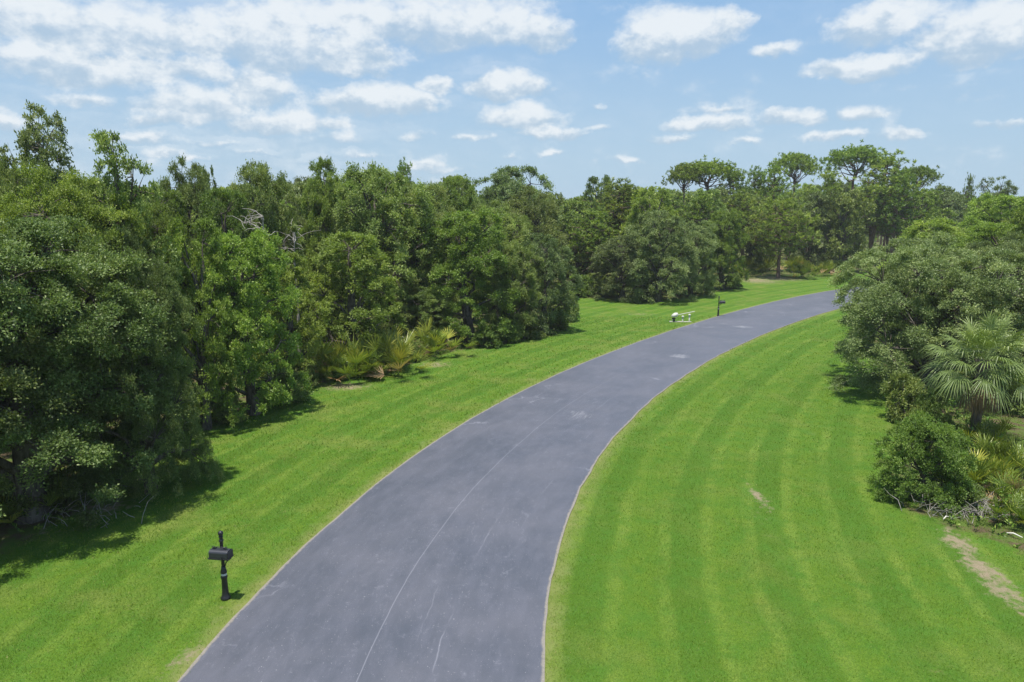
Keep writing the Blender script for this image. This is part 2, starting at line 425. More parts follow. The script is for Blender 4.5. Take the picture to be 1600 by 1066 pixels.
def fan(rng, base, dirv, stem, seg, nseg, w, spread, droop, tone, dead=False, costa=.25, fold=0.25):
    "one fan leaf: petiole along dirv, then segments radiating"
    dirv = nrm(np.asarray(dirv, float))
    side = nrm(np.cross(dirv, np.array([0, 0, 1.0])) + 1e-6)
    upv = np.cross(side, dirv)
    roll = rng.normal(0, .25); side, upv = side * math.cos(roll) + upv * math.sin(roll), upv * math.cos(roll) - side * math.sin(roll)
    hub = base + dirv * stem + np.array([0, 0, -droop * stem * .25])
    V = []; Q = []; T = []; n = 0
    # petiole
    pw = w * .32
    V += [base - side * pw, base + side * pw, hub + side * pw, hub - side * pw]; Q.append([0, 1, 2, 3]); T.append(tone * .8 if not dead else tone); n = 4
    for i in range(nseg):
        u = (i + .5) / nseg * 2 - 1
        a = u * spread
        d = dirv * math.cos(a) + side * math.sin(a) + upv * (fold * abs(math.sin(a)) )
        d = nrm(d)
        st = hub + dirv * costa * seg * (1 - abs(u)) * .8
        ln = seg * (1 - .28 * abs(u) ** 2) * rng.uniform(.88, 1.08)
        sdv = nrm(np.cross(d, upv))
        pts = []
        K = 4
        for k in range(K):
            s = k / (K - 1)
            p = st + d * ln * s + np.array([0, 0, -1.0]) * droop * ln * (s ** 2.2) * rng.uniform(.75, 1.25)
            ww = w * (.35 + 1.0 * math.sin(min(1, s * 1.25 + .15) * math.pi * .5)) * (1 - s ** 3) * .5 + .002
            pts.append((p - sdv * ww, p + sdv * ww + upv * ww * (.5 if i % 2 else -.5)))
        for k in range(K - 1):
            V += [pts[k][0], pts[k][1], pts[k + 1][1], pts[k + 1][0]]
            Q.append([n, n + 1, n + 2, n + 3]); n += 4
            tt = tone + rng.normal(0, .05) + .05 * k
            T.append(1.0 if dead else min(.93, max(0, tt)))
    return np.array(V), np.array(Q), np.array(T)

# ------------------------------------------------------------------ road curve
Lpx = [(281, 1066), (389.7, 947), (480, 855), (550, 792.5), (730, 657), (850, 590.6), (930, 560), (959, 548), (1125, 494), (1240, 465.6), (1319, 450)]
Rpx = [(832, 1066), (854, 973), (877.5, 854), (901, 788), (963, 679), (997, 647), (1048, 603), (1069, 589), (1131, 555), (1194, 525), (1256, 498), (1303, 484)]
def smooth_curve(pts):
    P = np.array([at(*p)[:2] for p in pts])
    s = np.concatenate([[0], np.cumsum(np.linalg.norm(np.diff(P, axis=0), axis=1))])
    cx, cy = np.polyfit(s, P[:, 0], 4), np.polyfit(s, P[:, 1], 4)
    ss = np.arange(0, s[-1], .5)
    Q = np.stack([np.polyval(cx, ss), np.polyval(cy, ss)], 1)
    return Q, cx, cy, s
LQ, _, _, _ = smooth_curve(Lpx)
RQ, _, _, _ = smooth_curve(Rpx)
def extend(Q, back, fwd, kb, kf):
    th = math.atan2(*(Q[1] - Q[0])[::-1]); pre = []; p = Q[0].copy()
    for i in range(int(back / .5)):
        p = p - .5 * np.array([math.cos(th), math.sin(th)]); th -= -kb * .5; pre.append(p.copy())
    th = math.atan2(*(Q[-1] - Q[-3])[::-1]); post = []; p = Q[-1].copy()
    for i in range(int(fwd / .5)):
        p = p + .5 * np.array([math.cos(th), math.sin(th)]); th += kf * .5; post.append(p.copy())
    return np.concatenate([np.array(pre)[::-1], Q, np.array(post)])
# centre line: mean of left edge and its nearest right-edge partner, one constant taper in width
def nearest(Q, p):
    a, b = Q[:-1], Q[1:]; ab = b - a
    t = np.clip(((p - a) * ab).sum(1) / (ab * ab).sum(1), 0, 1)
    pr = a + ab * t[:, None]; d = np.linalg.norm(pr - p, axis=1); i = d.argmin()
    return pr[i], d[i]
RQe = extend(RQ, 12, 14, .012, -.022)
cl = []; wd = []
for p in LQ[::2]:
    q, d = nearest(RQe, p); cl.append((p + q) / 2); wd.append(d)
cl = np.array(cl); wd = np.array(wd)
cs = np.concatenate([[0], np.cumsum(np.linalg.norm(np.diff(cl, axis=0), axis=1))])
px_, py_, pw_ = np.polyfit(cs, cl[:, 0], 4), np.polyfit(cs, cl[:, 1], 4), np.polyfit(cs, wd, 2)
ss = np.arange(0, cs[-1] - 1, .5)
CQ = np.stack([np.polyval(px_, ss), np.polyval(py_, ss)], 1)
CL = extend(CQ, 22, 130, .004, -.012)
CS = np.concatenate([[0], np.cumsum(np.linalg.norm(np.diff(CL, axis=0), axis=1))]) - 22
CW = np.polyval(pw_, np.clip(CS, 0, ss[-1]))
CT = nrm(np.gradient(CL, axis=0)); CNn = np.stack([CT[:, 1], -CT[:, 0]], 1)       # normal points right of travel
def road_sd(P):
    "signed distance right of the centre line and arc position, for many points"
    a, ab = CL[:-1], CL[1:] - CL[:-1]; l2 = (ab * ab).sum(1)
    D = np.empty(len(P)); S = np.empty(len(P)); Wd = np.empty(len(P))
    for i in range(0, len(P), 4000):
        p = P[i:i + 4000, None, :]
        t = np.clip(((p - a) * ab).sum(2) / l2, 0, 1)
        v = p - (a + ab * t[..., None]); d = (v * v).sum(2); j = d.argmin(1); k = np.arange(len(j))
        sg = np.sign(v[k, j, 0] * ab[j, 1] - v[k, j, 1] * ab[j, 0])
        D[i:i + 4000] = np.sqrt(d[k, j]) * np.where(sg == 0, 1, sg); S[i:i + 4000] = CS[j] + t[k, j] * .5; Wd[i:i + 4000] = CW[j]
    return D, S, Wd

# ------------------------------------------------------------------ lawn outline (world), forest outside it
left_px = [(-250, 905), (-60, 885), (20, 850), (110, 800), (215, 715), (310, 668), (400, 640), (480, 603), (520, 592), (620, 576), (700, 549), (760, 538), (870, 520), (898, 492), (893, 470), (900, 460), (960, 457), (1000, 470), (1080, 465), (1140, 451), (1150, 440), (1195, 430), (1310, 428)]
right_px = [(2100, 1060), (1800, 930), (1600, 858), (1500, 822), (1410, 790), (1385, 730), (1405, 660), (1400, 610), (1370, 560)]
LP = [at(*p)[:2] for p in left_px]; RP = [at(*p)[:2] for p in right_px]
far = [LP[-1] + np.array([25, 14.]), LP[-1] + np.array([60, 18.]), LP[-1] + np.array([60, -6.]), RP[-1] + np.array([24, 32.]), RP[-1] + np.array([10, 18.]), RP[-1] + np.array([2., 7.])]
lawn = np.array([np.array([-14., -25.])] + LP + far + RP[::-1] + [np.array([14., -25.])])
def inside(P, poly=lawn):
    x, y = P[:, 0], P[:, 1]; r = np.zeros(len(P), bool); j = len(poly) - 1
    for i in range(len(poly)):
        xi, yi = poly[i]; xj, yj = poly[j]
        c = ((yi > y) != (yj > y)) & (x < (xj - xi) * (y - yi) / (yj - yi + 1e-12) + xi); r ^= c; j = i
    return r
def edge_dist(P, poly=lawn):
    a = poly; ab = np.roll(poly, -1, 0) - a; l2 = (ab * ab).sum(1); D = np.empty(len(P))
    for i in range(0, len(P), 8000):
        p = P[i:i + 8000, None, :]; t = np.clip(((p - a) * ab).sum(2) / l2, 0, 1)
        D[i:i + 8000] = np.sqrt((((p - (a + ab * t[..., None])) ** 2).sum(2)).min(1))
    return np.where(inside(P, poly), D, -D)

soil_spots = [  # photo x, y, half width px, half depth px, strength
    (1187, 775, 12, 22, .9), (1187, 805, 9, 14, .7), (1500, 845, 26, 16, 1), (1535, 885, 26, 22, 1.1), (1570, 922, 28, 20, 1.0), (1598, 945, 24, 16, .8), (1485, 822, 14, 8, .7),
    (300, 1022, 28, 18, .85), (262, 1050, 24, 14, .65), (365, 945, 20, 9, .6), (345, 975, 20, 14, .5), (420, 905, 14, 14, .5), (540, 602, 44, 7, .9), (480, 594, 20, 6, .8), (680, 568, 34, 6, .75), (745, 545, 24, 5, .5),
    (150, 792, 60, 16, .9), (220, 745, 40, 9, .7), (60, 830, 60, 14, .6), (940, 463, 40, 5, .7), (1000, 490, 50, 3, .55), (930, 480, 40, 3, .3), (1180, 437, 40, 6, .9), (1215, 434, 50, 5, .9), (1270, 431, 30, 4, .5),
    (1330, 618, 20, 7, .4), (1170, 900, 8, 6, .4), (960, 590, 14, 4, .5), (1375, 600, 40, 8, .6), (555, 745, 26, 6, .35), (660, 690, 18, 4, .4), (830, 592, 10, 3, .6), (1050, 503, 24, 2.5, .35)]
sp_w = []
for (x, y, rx, ry, w) in soil_spots:
    c = at(x, y)[:2]; ex = at(x + rx, y)[:2] - c; ey = (at(x, y - ry)[:2] - at(x, y + ry)[:2]) / 2
    sp_w.append((c, abs(ex[0]), np.linalg.norm(ey), w))
def soil_at(P):
    s = np.zeros(len(P))
    for c, a, b, w in sp_w:
        s = np.maximum(s, w * np.exp(-(((P[:, 0] - c[0]) / a) ** 2 + ((P[:, 1] - c[1]) / b) ** 2) * .8))
    return s

# ------------------------------------------------------------------ ground sheet
def lines(a, b, step, lo, hi):
    m = list(np.arange(a, b, step)); g = step; x = a; pre = []
    while x > lo: g *= 1.35; x -= g; pre.append(x)
    x = m[-1]; g = step; post = []
    while x < hi: g *= 1.35; x += g; post.append(x)
    return np.array(pre[::-1] + m + post)
gx = lines(-24, 62, .3, -3000, 3000); gy = lines(6, 98, .3, -300, 4000)
GX, GY = np.meshgrid(gx, gy); GP = np.stack([GX.ravel(), GY.ravel()], 1)
gd, gs, gw = road_sd(GP)
ge = edge_dist(GP)
gz = np.zeros(len(GP))
crown_ = np.clip((np.abs(gd) - gw / 2), 0, None)
gz = -.06 * np.clip(crown_ / 3, 0, 1) - .0 + .0
gsoil = soil_at(GP)
nx, ny = len(gx), len(gy)
I = (np.arange(ny - 1)[:, None] * nx + np.arange(nx - 1)[None, :]).ravel()
GQ = np.stack([I, I + 1, I + nx + 1, I + nx], 1)
m, t, o = mat('lawn_and_forest_floor')
tc = N(t, 'ShaderNodeTexCoord'); ob = tc.outputs['Object']
dd, ed, so, wv = attr(t, 'lateral'), attr(t, 'inset'), attr(t, 'soil'), attr(t, 'half')
n1 = NOISE(t, ob, .22, 4, .6); n2 = NOISE(t, ob, 1.7, 5, .65); n3 = NOISE(t, ob, 28, 4, .75); n4 = NOISE(t, ob, 95, 2, .6); n5 = NOISE(t, ob, .06, 2, .5)
# mowing passes run parallel to the road
ph = M(t, 'ADD', M(t, 'MULTIPLY', dd, 2 * math.pi / 2.25), M(t, 'MULTIPLY', M(t, 'SUBTRACT', n1, .5), 1.7))
stripe = MR(t, M(t, 'SINE', ph), -.7, .7)
seam = MR(t, M(t, 'SINE', M(t, 'MULTIPLY_ADD', ph, 2.0, 0.6)), .25, 1.0)
base = MIX(t, stripe, (0.068, 0.140, 0.009), (0.108, 0.185, 0.014))
base = MIX(t, M(t, 'MULTIPLY', seam, MR(t, NOISE(t, ob, .3, 4, .6), .35, .65, .3, .9)), base, (0.178, 0.250, 0.036))
pt = NOISE(t, ob, .32, 5, .62, dist=.6)
base = MIX(t, MR(t, pt, .58, .72, 0, .4), base, (0.040, 0.132, 0.016))
base = MIX(t, MR(t, NOISE(t, ob, .5, 5, .65), .56, .76, 0, .55), base, (0.150, 0.160, 0.022))
base = MIX(t, MR(t, n2, .35, .75), base, (0.060, 0.160, 0.014))
yel = M(t, 'MULTIPLY', MR(t, NOISE(t, ob, .45, 5, .6), .47, .72), M(t, 'SUBTRACT', 1.0, M(t, 'MULTIPLY', MR(t, dd, -1, 1), .45)))
base = MIX(t, M(t, 'MULTIPLY', yel, .8), base, (0.19, 0.21, 0.045))
base = MIX(t, MR(t, n3, .30, .70, 0, .75), base, (0.034, 0.082, 0.006))
base = MIX(t, M(t, 'MULTIPLY', MR(t, n4, .50, .72), .5), base, (0.22, 0.31, 0.07))
# worn, dry verge hugging the asphalt
vg = MR(t, M(t, 'ADD', M(t, 'SUBTRACT', M(t, 'ABSOLUTE', dd), wv), M(t, 'MULTIPLY', n2, -1.3)), -.85, -.10, 1, 0)
soilc = MIX(t, n3, (0.16, 0.125, 0.07), (0.33, 0.27, 0.185))
sm = MR(t, M(t, 'ADD', M(t, 'MULTIPLY', so, 1.0), M(t, 'MULTIPLY', M(t, 'SUBTRACT', NOISE(t, ob, 5, 6, .7), .5), 2.1)), .40, 1.05)
sm = M(t, 'MULTIPLY', sm, MR(t, so, .02, .2))
base = MIX(t, M(t, 'MULTIPLY', vg, .5), base, MIX(t, n3, (0.20, 0.20, 0.05), (0.36, 0.30, 0.15)))
thin = M(t, 'MULTIPLY', MR(t, NOISE(t, ob, .8, 7, .78, dist=.4), .60, .72), MR(t, n3, .35, .6))
base = MIX(t, M(t, 'MULTIPLY', thin, .5), base, (0.23, 0.20, 0.085))
base = MIX(t, sm, base, soilc)
litter = MIX(t, NOISE(t, ob, 9, 6, .7), (0.035, 0.028, 0.016), (0.17, 0.125, 0.075))
litter = MIX(t, MR(t, n2, .38, .58), litter, MIX(t, n3, (0.045, 0.085, 0.012), (0.13, 0.17, 0.04)))
fm = MR(t, M(t, 'ADD', ed, M(t, 'MULTIPLY', M(t, 'SUBTRACT', n2, .5), 1.6)), -.5, .35, 1, 0)
base = MIX(t, fm, base, litter)
hgt = M(t, 'ADD', n3, M(t, 'MULTIPLY', n4, .6))
principled(t, o, base, .85, .12, bump=hgt, bstr=.55, bdist=.05)
MAT['ground'] = m
link('ground', mesh_np('ground', np.column_stack([GP, gz]), GQ, m, attrs=dict(lateral=gd, inset=ge, soil=gsoil, half=gw / 2), smooth=True), kind='structure')

# ------------------------------------------------------------------ road sheet
rv = np.linspace(-1, 1, 25)
RV = []; ra = []; rs = []; rh = []
rng = np.random.default_rng(5)
jl = np.convolve(rng.normal(0, .12, len(CL)), np.ones(3) / 3, 'same'); jr = np.convolve(rng.normal(0, .14, len(CL)), np.ones(3) / 3, 'same')
for i in range(len(CL)):
    h = CW[i] / 2
    for v in rv:
        e = .5 * (jl[i] if v < -.99 else (jr[i] if v > .99 else 0))
        p = CL[i] + CNn[i] * (v * h + e * .45)
        RV.append((p[0], p[1], .022 + .035 * (1 - v * v))); ra.append(v * h); rs.append(CS[i]); rh.append(h)
k = len(rv); I = (np.arange(len(CL) - 1)[:, None] * k + np.arange(k - 1)[None, :]).ravel()
RQd = np.stack([I, I + 1, I + k + 1, I + k], 1)
RV = np.array(RV)
worn = np.zeros(len(RV))
for (x, y, rx, ry, w) in [(905, 650, 34, 12, .8), (925, 630, 28, 8, .7), (1062, 558, 22, 5, 1.0), (1075, 553, 14, 4, .6), (1160, 512, 20, 2.5, 1.0), (1040, 542, 20, 2, .7), (1130, 507, 12, 2, .8), (1205, 494, 12, 2, .7), (1275, 484, 14, 2, .7), (1150, 500, 16, 2, .5), (330, 1040, 40, 20, .5), (420, 950, 30, 20, .4), (750, 830, 50, 20, .6), (770, 790, 60, 10, .5), (660, 990, 40, 30, .45), (720, 1040, 60, 30, .4), (655, 735, 50, 10, .3), (740, 770, 10, 5, .8), (850, 700, 14, 8, .4)]:
    c = at(x, y)[:2]; ex = abs(at(x + rx, y)[0] - c[0]); ey = np.linalg.norm(at(x, y - ry)[:2] - at(x, y + ry)[:2]) / 2
    worn = np.maximum(worn, w * np.exp(-(((RV[:, 0] - c[0]) / ex) ** 2 + ((RV[:, 1] - c[1]) / ey) ** 2) * .8))
m, t, o = mat('asphalt')
tc = N(t, 'ShaderNodeTexCoord'); ob = tc.outputs['Object']
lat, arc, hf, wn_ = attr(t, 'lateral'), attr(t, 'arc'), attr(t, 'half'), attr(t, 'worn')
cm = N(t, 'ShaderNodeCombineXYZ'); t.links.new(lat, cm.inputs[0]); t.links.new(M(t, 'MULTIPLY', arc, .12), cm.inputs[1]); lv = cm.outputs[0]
cm = N(t, 'ShaderNodeCombineXYZ'); t.links.new(arc, cm.inputs[0]); ar = cm.outputs[0]
fine = NOISE(t, ob, 120, 3, .7); big = NOISE(t, ob, .35, 5, .6); streak = NOISE(t, VM(t, 'MULTIPLY', lv, (1, 2.5, 1)), 2.6, 6, .7)
col = MIX(t, MR(t, big, .3, .7), (0.067, 0.071, 0.088), (0.096, 0.096, 0.115))
col = MIX(t, MR(t, arc, 5, 45, 0, .45), col, (0.135, 0.133, 0.160))  # farther stretch mixed paler: grazing sheen and haze painted into the colour
col = MIX(t, MR(t, streak, .35, .7, 0, .5), col, (0.128, 0.127, 0.155))
col = MIX(t, MR(t, fine, .3, .75, 0, .5), col, (0.030, 0.031, 0.042))
col = MIX(t, MR(t, NOISE(t, ob, 30, 2, .5), .70, .76, 0, .75), col, (0.42, 0.40, 0.42))
wob = NOISE(t, ar, .35, 5, .6); wob2 = NOISE(t, ar, 1.9, 6, .7)
def crack(v0, amp, width, strength, brk, seed):
    c2 = N(t, 'ShaderNodeCombineXYZ'); t.links.new(arc, c2.inputs[0]); c2.inputs[1].default_value = seed
    w1 = NOISE(t, c2.outputs[0], .12, 7, .55)
    line = M(t, 'ABSOLUTE', M(t, 'SUBTRACT', lat, M(t, 'MULTIPLY_ADD', M(t, 'SUBTRACT', w1, .5), amp, v0)))
    msk = MR(t, M(t, 'ADD', line, M(t, 'MULTIPLY', fine, width * .6)), width * .55, width * 1.25, 1, 0)
    c2b = NOISE(t, VM(t, 'ADD', c2.outputs[0], (0, 5.5, 0)), .22, 4, .7)
    return M(t, 'MULTIPLY', M(t, 'MULTIPLY', M(t, 'MULTIPLY', msk, strength * .8), MR(t, c2b, brk, brk + .12)), MR(t, arc, 14, 34, 1, .2))
pale = (0.27, 0.265, 0.30)
for args in ((-.05, .30, .018, .50, .12, 1.3), (1.25, 1.1, .022, .45, .48, 7.7), (2.1, .7, .022, .32, .50, 3.1), (-1.9, .8, .02, .22, .54, 11.9), (.75, 1.3, .02, .3, .52, 21.0)):
    col = MIX(t, crack(*args), col, pale)
# cross cracks
vor = N(t, 'ShaderNodeTexVoronoi', feature='DISTANCE_TO_EDGE'); vor.inputs['Scale'].default_value = .38
t.links.new(VM(t, 'ADD', ob, VM(t, 'MULTIPLY', NOISE(t, ob, 1.5, 4, .6, out=1), (1.2, 1.2, 0))), vor.inputs['Vector'])
cr = M(t, 'MULTIPLY', MR(t, vor.outputs[0], .004, .016, 1, 0), MR(t, NOISE(t, ob, .25, 3, .6), .56, .66, 0, .45))
col = MIX(t, cr, col, pale)
# worn pale patches where the surface has scraped off
wp = MR(t, M(t, 'ADD', M(t, 'MULTIPLY', wn_, .75), M(t, 'MULTIPLY', M(t, 'SUBTRACT', NOISE(t, lv, 14, 6, .75), .5), 1.6)), .45, .85)
wp = M(t, 'MULTIPLY', wp, MR(t, wn_, .05, .3))
col = MIX(t, M(t, 'MULTIPLY', wp, .75), col, (0.27, 0.26, 0.275))
gen = M(t, 'ADD', MR(t, NOISE(t, ob, 2.6, 9, .85), .56, .70, 0, .42), MR(t, NOISE(t, VM(t, 'MULTIPLY', ob, (1, .30, 1)), 11, 7, .85), .57, .66, 0, .35), clamp=True)
col = MIX(t, gen, col, (0.21, 0.205, 0.24))
# sandy crumbling edge
eg = M(t, 'SUBTRACT', hf, M(t, 'ABSOLUTE', lat))
em = MR(t, M(t, 'ADD', eg, M(t, 'MULTIPLY', M(t, 'SUBTRACT', NOISE(t, ob, 4, 6, .7), .5), .14)), .035, .085, 1, 0)
col = MIX(t, em, col, MIX(t, NOISE(t, ob, 30, 4, .7), (0.10, 0.085, 0.065), (0.33, 0.29, 0.24)))
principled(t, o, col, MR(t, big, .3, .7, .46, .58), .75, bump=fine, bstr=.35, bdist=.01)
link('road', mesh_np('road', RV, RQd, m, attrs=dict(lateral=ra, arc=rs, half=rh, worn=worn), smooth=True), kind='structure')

# ------------------------------------------------------------------ grass blades (near lawn), one mass
def build_grass():
    rng = np.random.default_rng(11)
    Vs = []; Ts = []
    n = 0
    bands = [(9.5, 16, 900, .045, .010), (16, 24, 480, .050, .015), (24, 36, 180, .06, .025), (36, 56, 50, .07, .045)]
    for y0, y1, den, L, W in bands:
        x0, x1 = -.80 * y1 - 1, .80 * y1 + 1
        x0 = max(x0, -13); x1 = min(x1, 34)
        k = int((x1 - x0) * (y1 - y0) * den)
        P = np.stack([rng.uniform(x0, x1, k), rng.uniform(y0, y1, k)], 1)
        P = P[np.abs(P[:, 0]) < P[:, 1] * .80 + 1]
        P = P[edge_dist(P) > np.where(P[:, 0] > 9, -4.5, -1.2)]
        D, S, Wd = road_sd(P)
        off = np.abs(D) - Wd / 2
        ok = off > rng.uniform(-.06, .10, len(P)) - .14 * np.clip(np.sin(S * 1.7 + 2 * np.sin(S * .61)) * np.sin(S * 4.3), 0, 1)
        so = soil_at(P)
        ok &= rng.random(len(P)) > so * 1.0
        P = P[ok]; D = D[ok]; off = off[ok]; so = so[ok]
        k = len(P)
        a = rng.uniform(0, 6.283, k); lean = rng.uniform(.25, 1.15, k)
        left = D < 0
        ln = L * rng.uniform(.6, 1.35, k) * np.where(left, 1.25, 1.0) * np.where(P[:, 0] > 15.5 - .0 * P[:, 1], 1.0, 1.0)
        clump = np.sin(P[:, 0] * 2.1 + 3 * np.sin(P[:, 1] * .9)) * np.cos(P[:, 1] * 1.7 + 2 * np.sin(P[:, 0] * .7))
        ln *= 1 + .25 * clump
        dv = np.stack([np.cos(a) * np.sin(lean), np.sin(a) * np.sin(lean), np.cos(lean)], 1)
        b = rng.uniform(0, 6.283, k); sv = np.stack([np.cos(b), np.sin(b), np.zeros(k)], 1) * (W * rng.uniform(.6, 1.3, k))[:, None] * .5
        z = -.06 * np.clip(off / 3, 0, 1) - .005
        p = np.column_stack([P, z])
        stripe = np.sin(D * 2 * math.pi / 2.25)
        sm_ = np.sin(2 * (D * 2 * math.pi / 2.25) + .6)
        tone = .50 + .06 * stripe + .10 * np.clip((sm_ - .3) / .6, 0, 1) + .06 * clump + rng.normal(0, .20, k) + np.where(left, .06 * np.sin(P[:, 0] * 3.1 + P[:, 1] * 1.3) + .04, 0)
        tone = np.clip(tone, 0, .93)
        dry = rng.random(k) < (.035 + .05 * left + .5 * np.clip(1 - off / .5, 0, 1) * .5 + .3 * so)
        tone[dry] = rng.uniform(.93, 1.0, dry.sum())
        Vs.append(np.stack([p - sv, p + sv, p + dv * ln[:, None]], 1).reshape(-1, 3)); Ts.append(tone); n += k
    V = np.concatenate(Vs); T = np.concatenate(Ts)
    me = mesh_np('grass', V, np.arange(len(V), dtype=np.int32).reshape(-1, 3), MAT['grass'], tone=T)
    link('grass', me, kind='stuff', label='short mown green grass blades covering the lawns beside the road', category='grass')
    print('grass', n)
build_grass()

# ------------------------------------------------------------------ tree prototypes (mesh data shared by copies)
PR = {}
for i in range(3):
    PR['near_oak', i] = broadleaf(100 + i, 9.0, 4.0, (1.7, 1.0, .6)[i], 19, 19, 44, 12, .080, .042, .56, 'shade_oak', weep=.15, skirt=(18, 50, 46)[i])
PR['near_bright', 0] = broadleaf(120, 9.0, 3.4, 1.0, 15, 18, 40, 12, .082, .048, .56, 'bright')
PR['near_grey', 0] = broadleaf(130, 7.0, 5.0, .9, 20, 20, 40, 12, .088, .045, .58, 'grey', weep=.25, wide=.45)
for i in range(4):
    PR['mid_oak', i] = broadleaf(200 + i, 9.0, 3.8, 1.2, 16, 14, 27, 10, .125, .068, .64, 'oak', skirt=10)
for i in range(2):
    PR['mid_bright', i] = broadleaf(220 + i, 9.0, 3.2, .8, 15, 14, 26, 10, .125, .075, .58, 'bright', wide=.38, skirt=16)
    PR['mid_lime', i] = broadleaf(230 + i, 9.0, 3.4, .8, 15, 14, 26, 10, .125, .072, .58, 'lime', wide=.4, skirt=10)
    PR['mid_grey', i] = broadleaf(240 + i, 8.0, 3.4, .8, 15, 14, 27, 10, .125, .066, .62, 'grey', weep=.2, skirt=14)
for i in range(3):
    PR['far_oak', i] = broadleaf(300 + i, 10.0, 3.8, 1.0, 15, 10, 13, 7, .27, .16, .78, 'oak', wide=.5, skirt=10)
PR['far_grey', 0] = broadleaf(310, 10.0, 3.8, 1.0, 15, 10, 13, 7, .27, .155, .78, 'grey', wide=.5, skirt=12)
PR['far_grey', 1] = broadleaf(311, 10.0, 3.8, 1.0, 15, 10, 13, 7, .27, .155, .78, 'grey', wide=.4, skirt=12)
PR['far_bright', 0] = broadleaf(320, 10.0, 3.4, 1.0, 14, 10, 13, 7, .27, .165, .74, 'bright', wide=.4, skirt=10)
PR['far_lime', 0] = broadleaf(330, 10.0, 3.4, 1.0, 14, 10, 13, 7, .27, .165, .74, 'lime', wide=.45, skirt=10)
PR['sparse_oak', 0] = broadleaf(340, 12.0, 2.6, 3.5, 13, 12, 16, 8, .15, .085, .52, 'oak', open_=.25, wide=.5)
PR['sparse_oak', 1] = broadleaf(341, 12.0, 2.8, 4.0, 12, 12, 16, 8, .15, .085, .52, 'grey', open_=.2, wide=.6)
for i in range(3):
    PR['pine', i] = pine(400 + i, 15.0, 3.2, 5.0, 40, 16, 18, .46, .11)
for i in range(2):
    PR['flat_pine', i] = pine(410 + i, 16.0, 3.8, 12.0, 20, 17, 16, .34, .095, flat=True)
PR['front_pine', 0] = pine(420, 10.0, 3.9, 2.8, 50, 18, 20, .42, .085)
for i in range(3):
    PR['shrub', i] = broadleaf(500 + i, 1.8, 1.2, .1, 9, 9, 12, 7, .12, .065, .34, 'oak', wide=.3, skirt=16)
    PR['green_shrub', i] = broadleaf(510 + i, 1.5, 1.1, .1, 8, 9, 12, 7, .12, .07, .32, 'lime', wide=.3, skirt=16)
PR['near_bush', 0] = broadleaf(520, 2.5, 1.6, .2, 13, 15, 24, 9, .075, .032, .30, 'lime', wide=.35, skirt=40, weep=.25)
print('protos', {k: len(v[1].polygons) for k, v in PR.items() if k[1] == 0})

NAMES = {'oak': ('oak_tree', 'oak tree'), 'grey': ('oak_tree', 'oak tree'), 'bright': ('broadleaf_tree', 'tree'), 'lime': ('broadleaf_tree', 'tree'), 'pine': ('pine_tree', 'pine tree'), 'bush': ('bush', 'bush'), 'shrub': ('shrub', 'shrub')}
used = {}
rngp = np.random.default_rng(77)
def plant(kind, x, y, h, r, label, group=None, rz=None, i=None, name=None, cat=None):
    keys = [k for k in PR if k[0] == kind]
    if i is None:
        i = used.get(kind, 0); used[kind] = i + 1
    w, c, H, R = PR[keys[i % len(keys)]]
    nm, ct = NAMES[kind.split('_')[-1]]
    if rz is None: rz = rngp.uniform(0, 6.28)
    o = thing(name or nm, label, cat or ct, (x, y, -.06), rz, (r / R, r / R, h / H), group)
    link('trunk', w, o); link('crown', c, o)
    return o
placed = []
def plant_px(kind, px, py, top, halfw, label, **kw):
    "standing on the photo's ground point (px,py); top row and half width in photo px"
    p = at(px, py); depth = np.hypot(p[1] * cP + CAM_H * sP, 0)
    h = h_at(top, p[1]); r = halfw / FPX * depth
    placed.append((p[0], p[1], r))
    return plant(kind, p[0], p[1], h, r, label, **kw)
def plant_d(kind, px, dist, top, halfw, label, **kw):
    "seen in photo column px, standing dist metres away"
    h = h_at(top, dist) * (1.05 if kind == 'pine' else 1); x = (px - 800) / FPX * (dist * cP + (CAM_H - h) * sP)
    r = halfw / FPX * dist
    placed.append((x, dist, r))
    return plant(kind, x, dist, h, r, label, **kw)

# --- left forest front, near to far
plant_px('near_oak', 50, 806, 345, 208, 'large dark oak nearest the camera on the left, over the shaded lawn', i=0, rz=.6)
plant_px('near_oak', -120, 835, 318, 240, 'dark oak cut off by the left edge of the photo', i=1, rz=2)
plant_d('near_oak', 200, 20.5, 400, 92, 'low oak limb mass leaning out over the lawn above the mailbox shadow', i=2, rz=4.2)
plant_d('near_bright', 90, 24, 285, 110, 'bright green leafy tree rising behind the nearest oak on the far left', i=0)
plant_d('sparse_oak', 180, 25, 214, 62, 'tall sparse oak with open airy top left of the first dip in the treeline', i=0, rz=1)
plant_d('sparse_oak', 62, 31, 182, 62, 'tallest oak at the far left with bushy blue-green top above the treeline', i=1, rz=3)
plant_px('mid_bright', 398, 645, 372, 74, 'bright green tree at the forest edge left of the yellow palmettos', i=0)
plant_px('mid_bright', 322, 668, 350, 64, 'fresh green tree at the forest edge above the small green palmetto', i=1)
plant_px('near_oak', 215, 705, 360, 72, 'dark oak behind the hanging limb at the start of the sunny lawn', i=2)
plant_d('mid_bright', 440, 34, 400, 62, 'light green bushy tree leaning over the dark gap beside the yellow palmettos', i=1)
plant_px('mid_oak', 600, 537, 418, 60, 'rounded low oak standing right behind the yellow palmettos', i=2)
plant_px('mid_oak', 530, 536, 440, 38, 'small oak at the left shoulder of the low rounded oak behind the palmettos', i=0)
plant_px('mid_oak', 660, 538, 450, 45, 'low dark oak behind the single palmetto at the lawn corner', i=1)
plant_px('mid_bright', 735, 532, 335, 68, 'bright green tree with pale leaf clusters in the middle of the left forest edge', i=0)
plant_px('mid_oak', 795, 527, 380, 50, 'dark oak with deep shade beneath, right of the bright green tree', i=3)
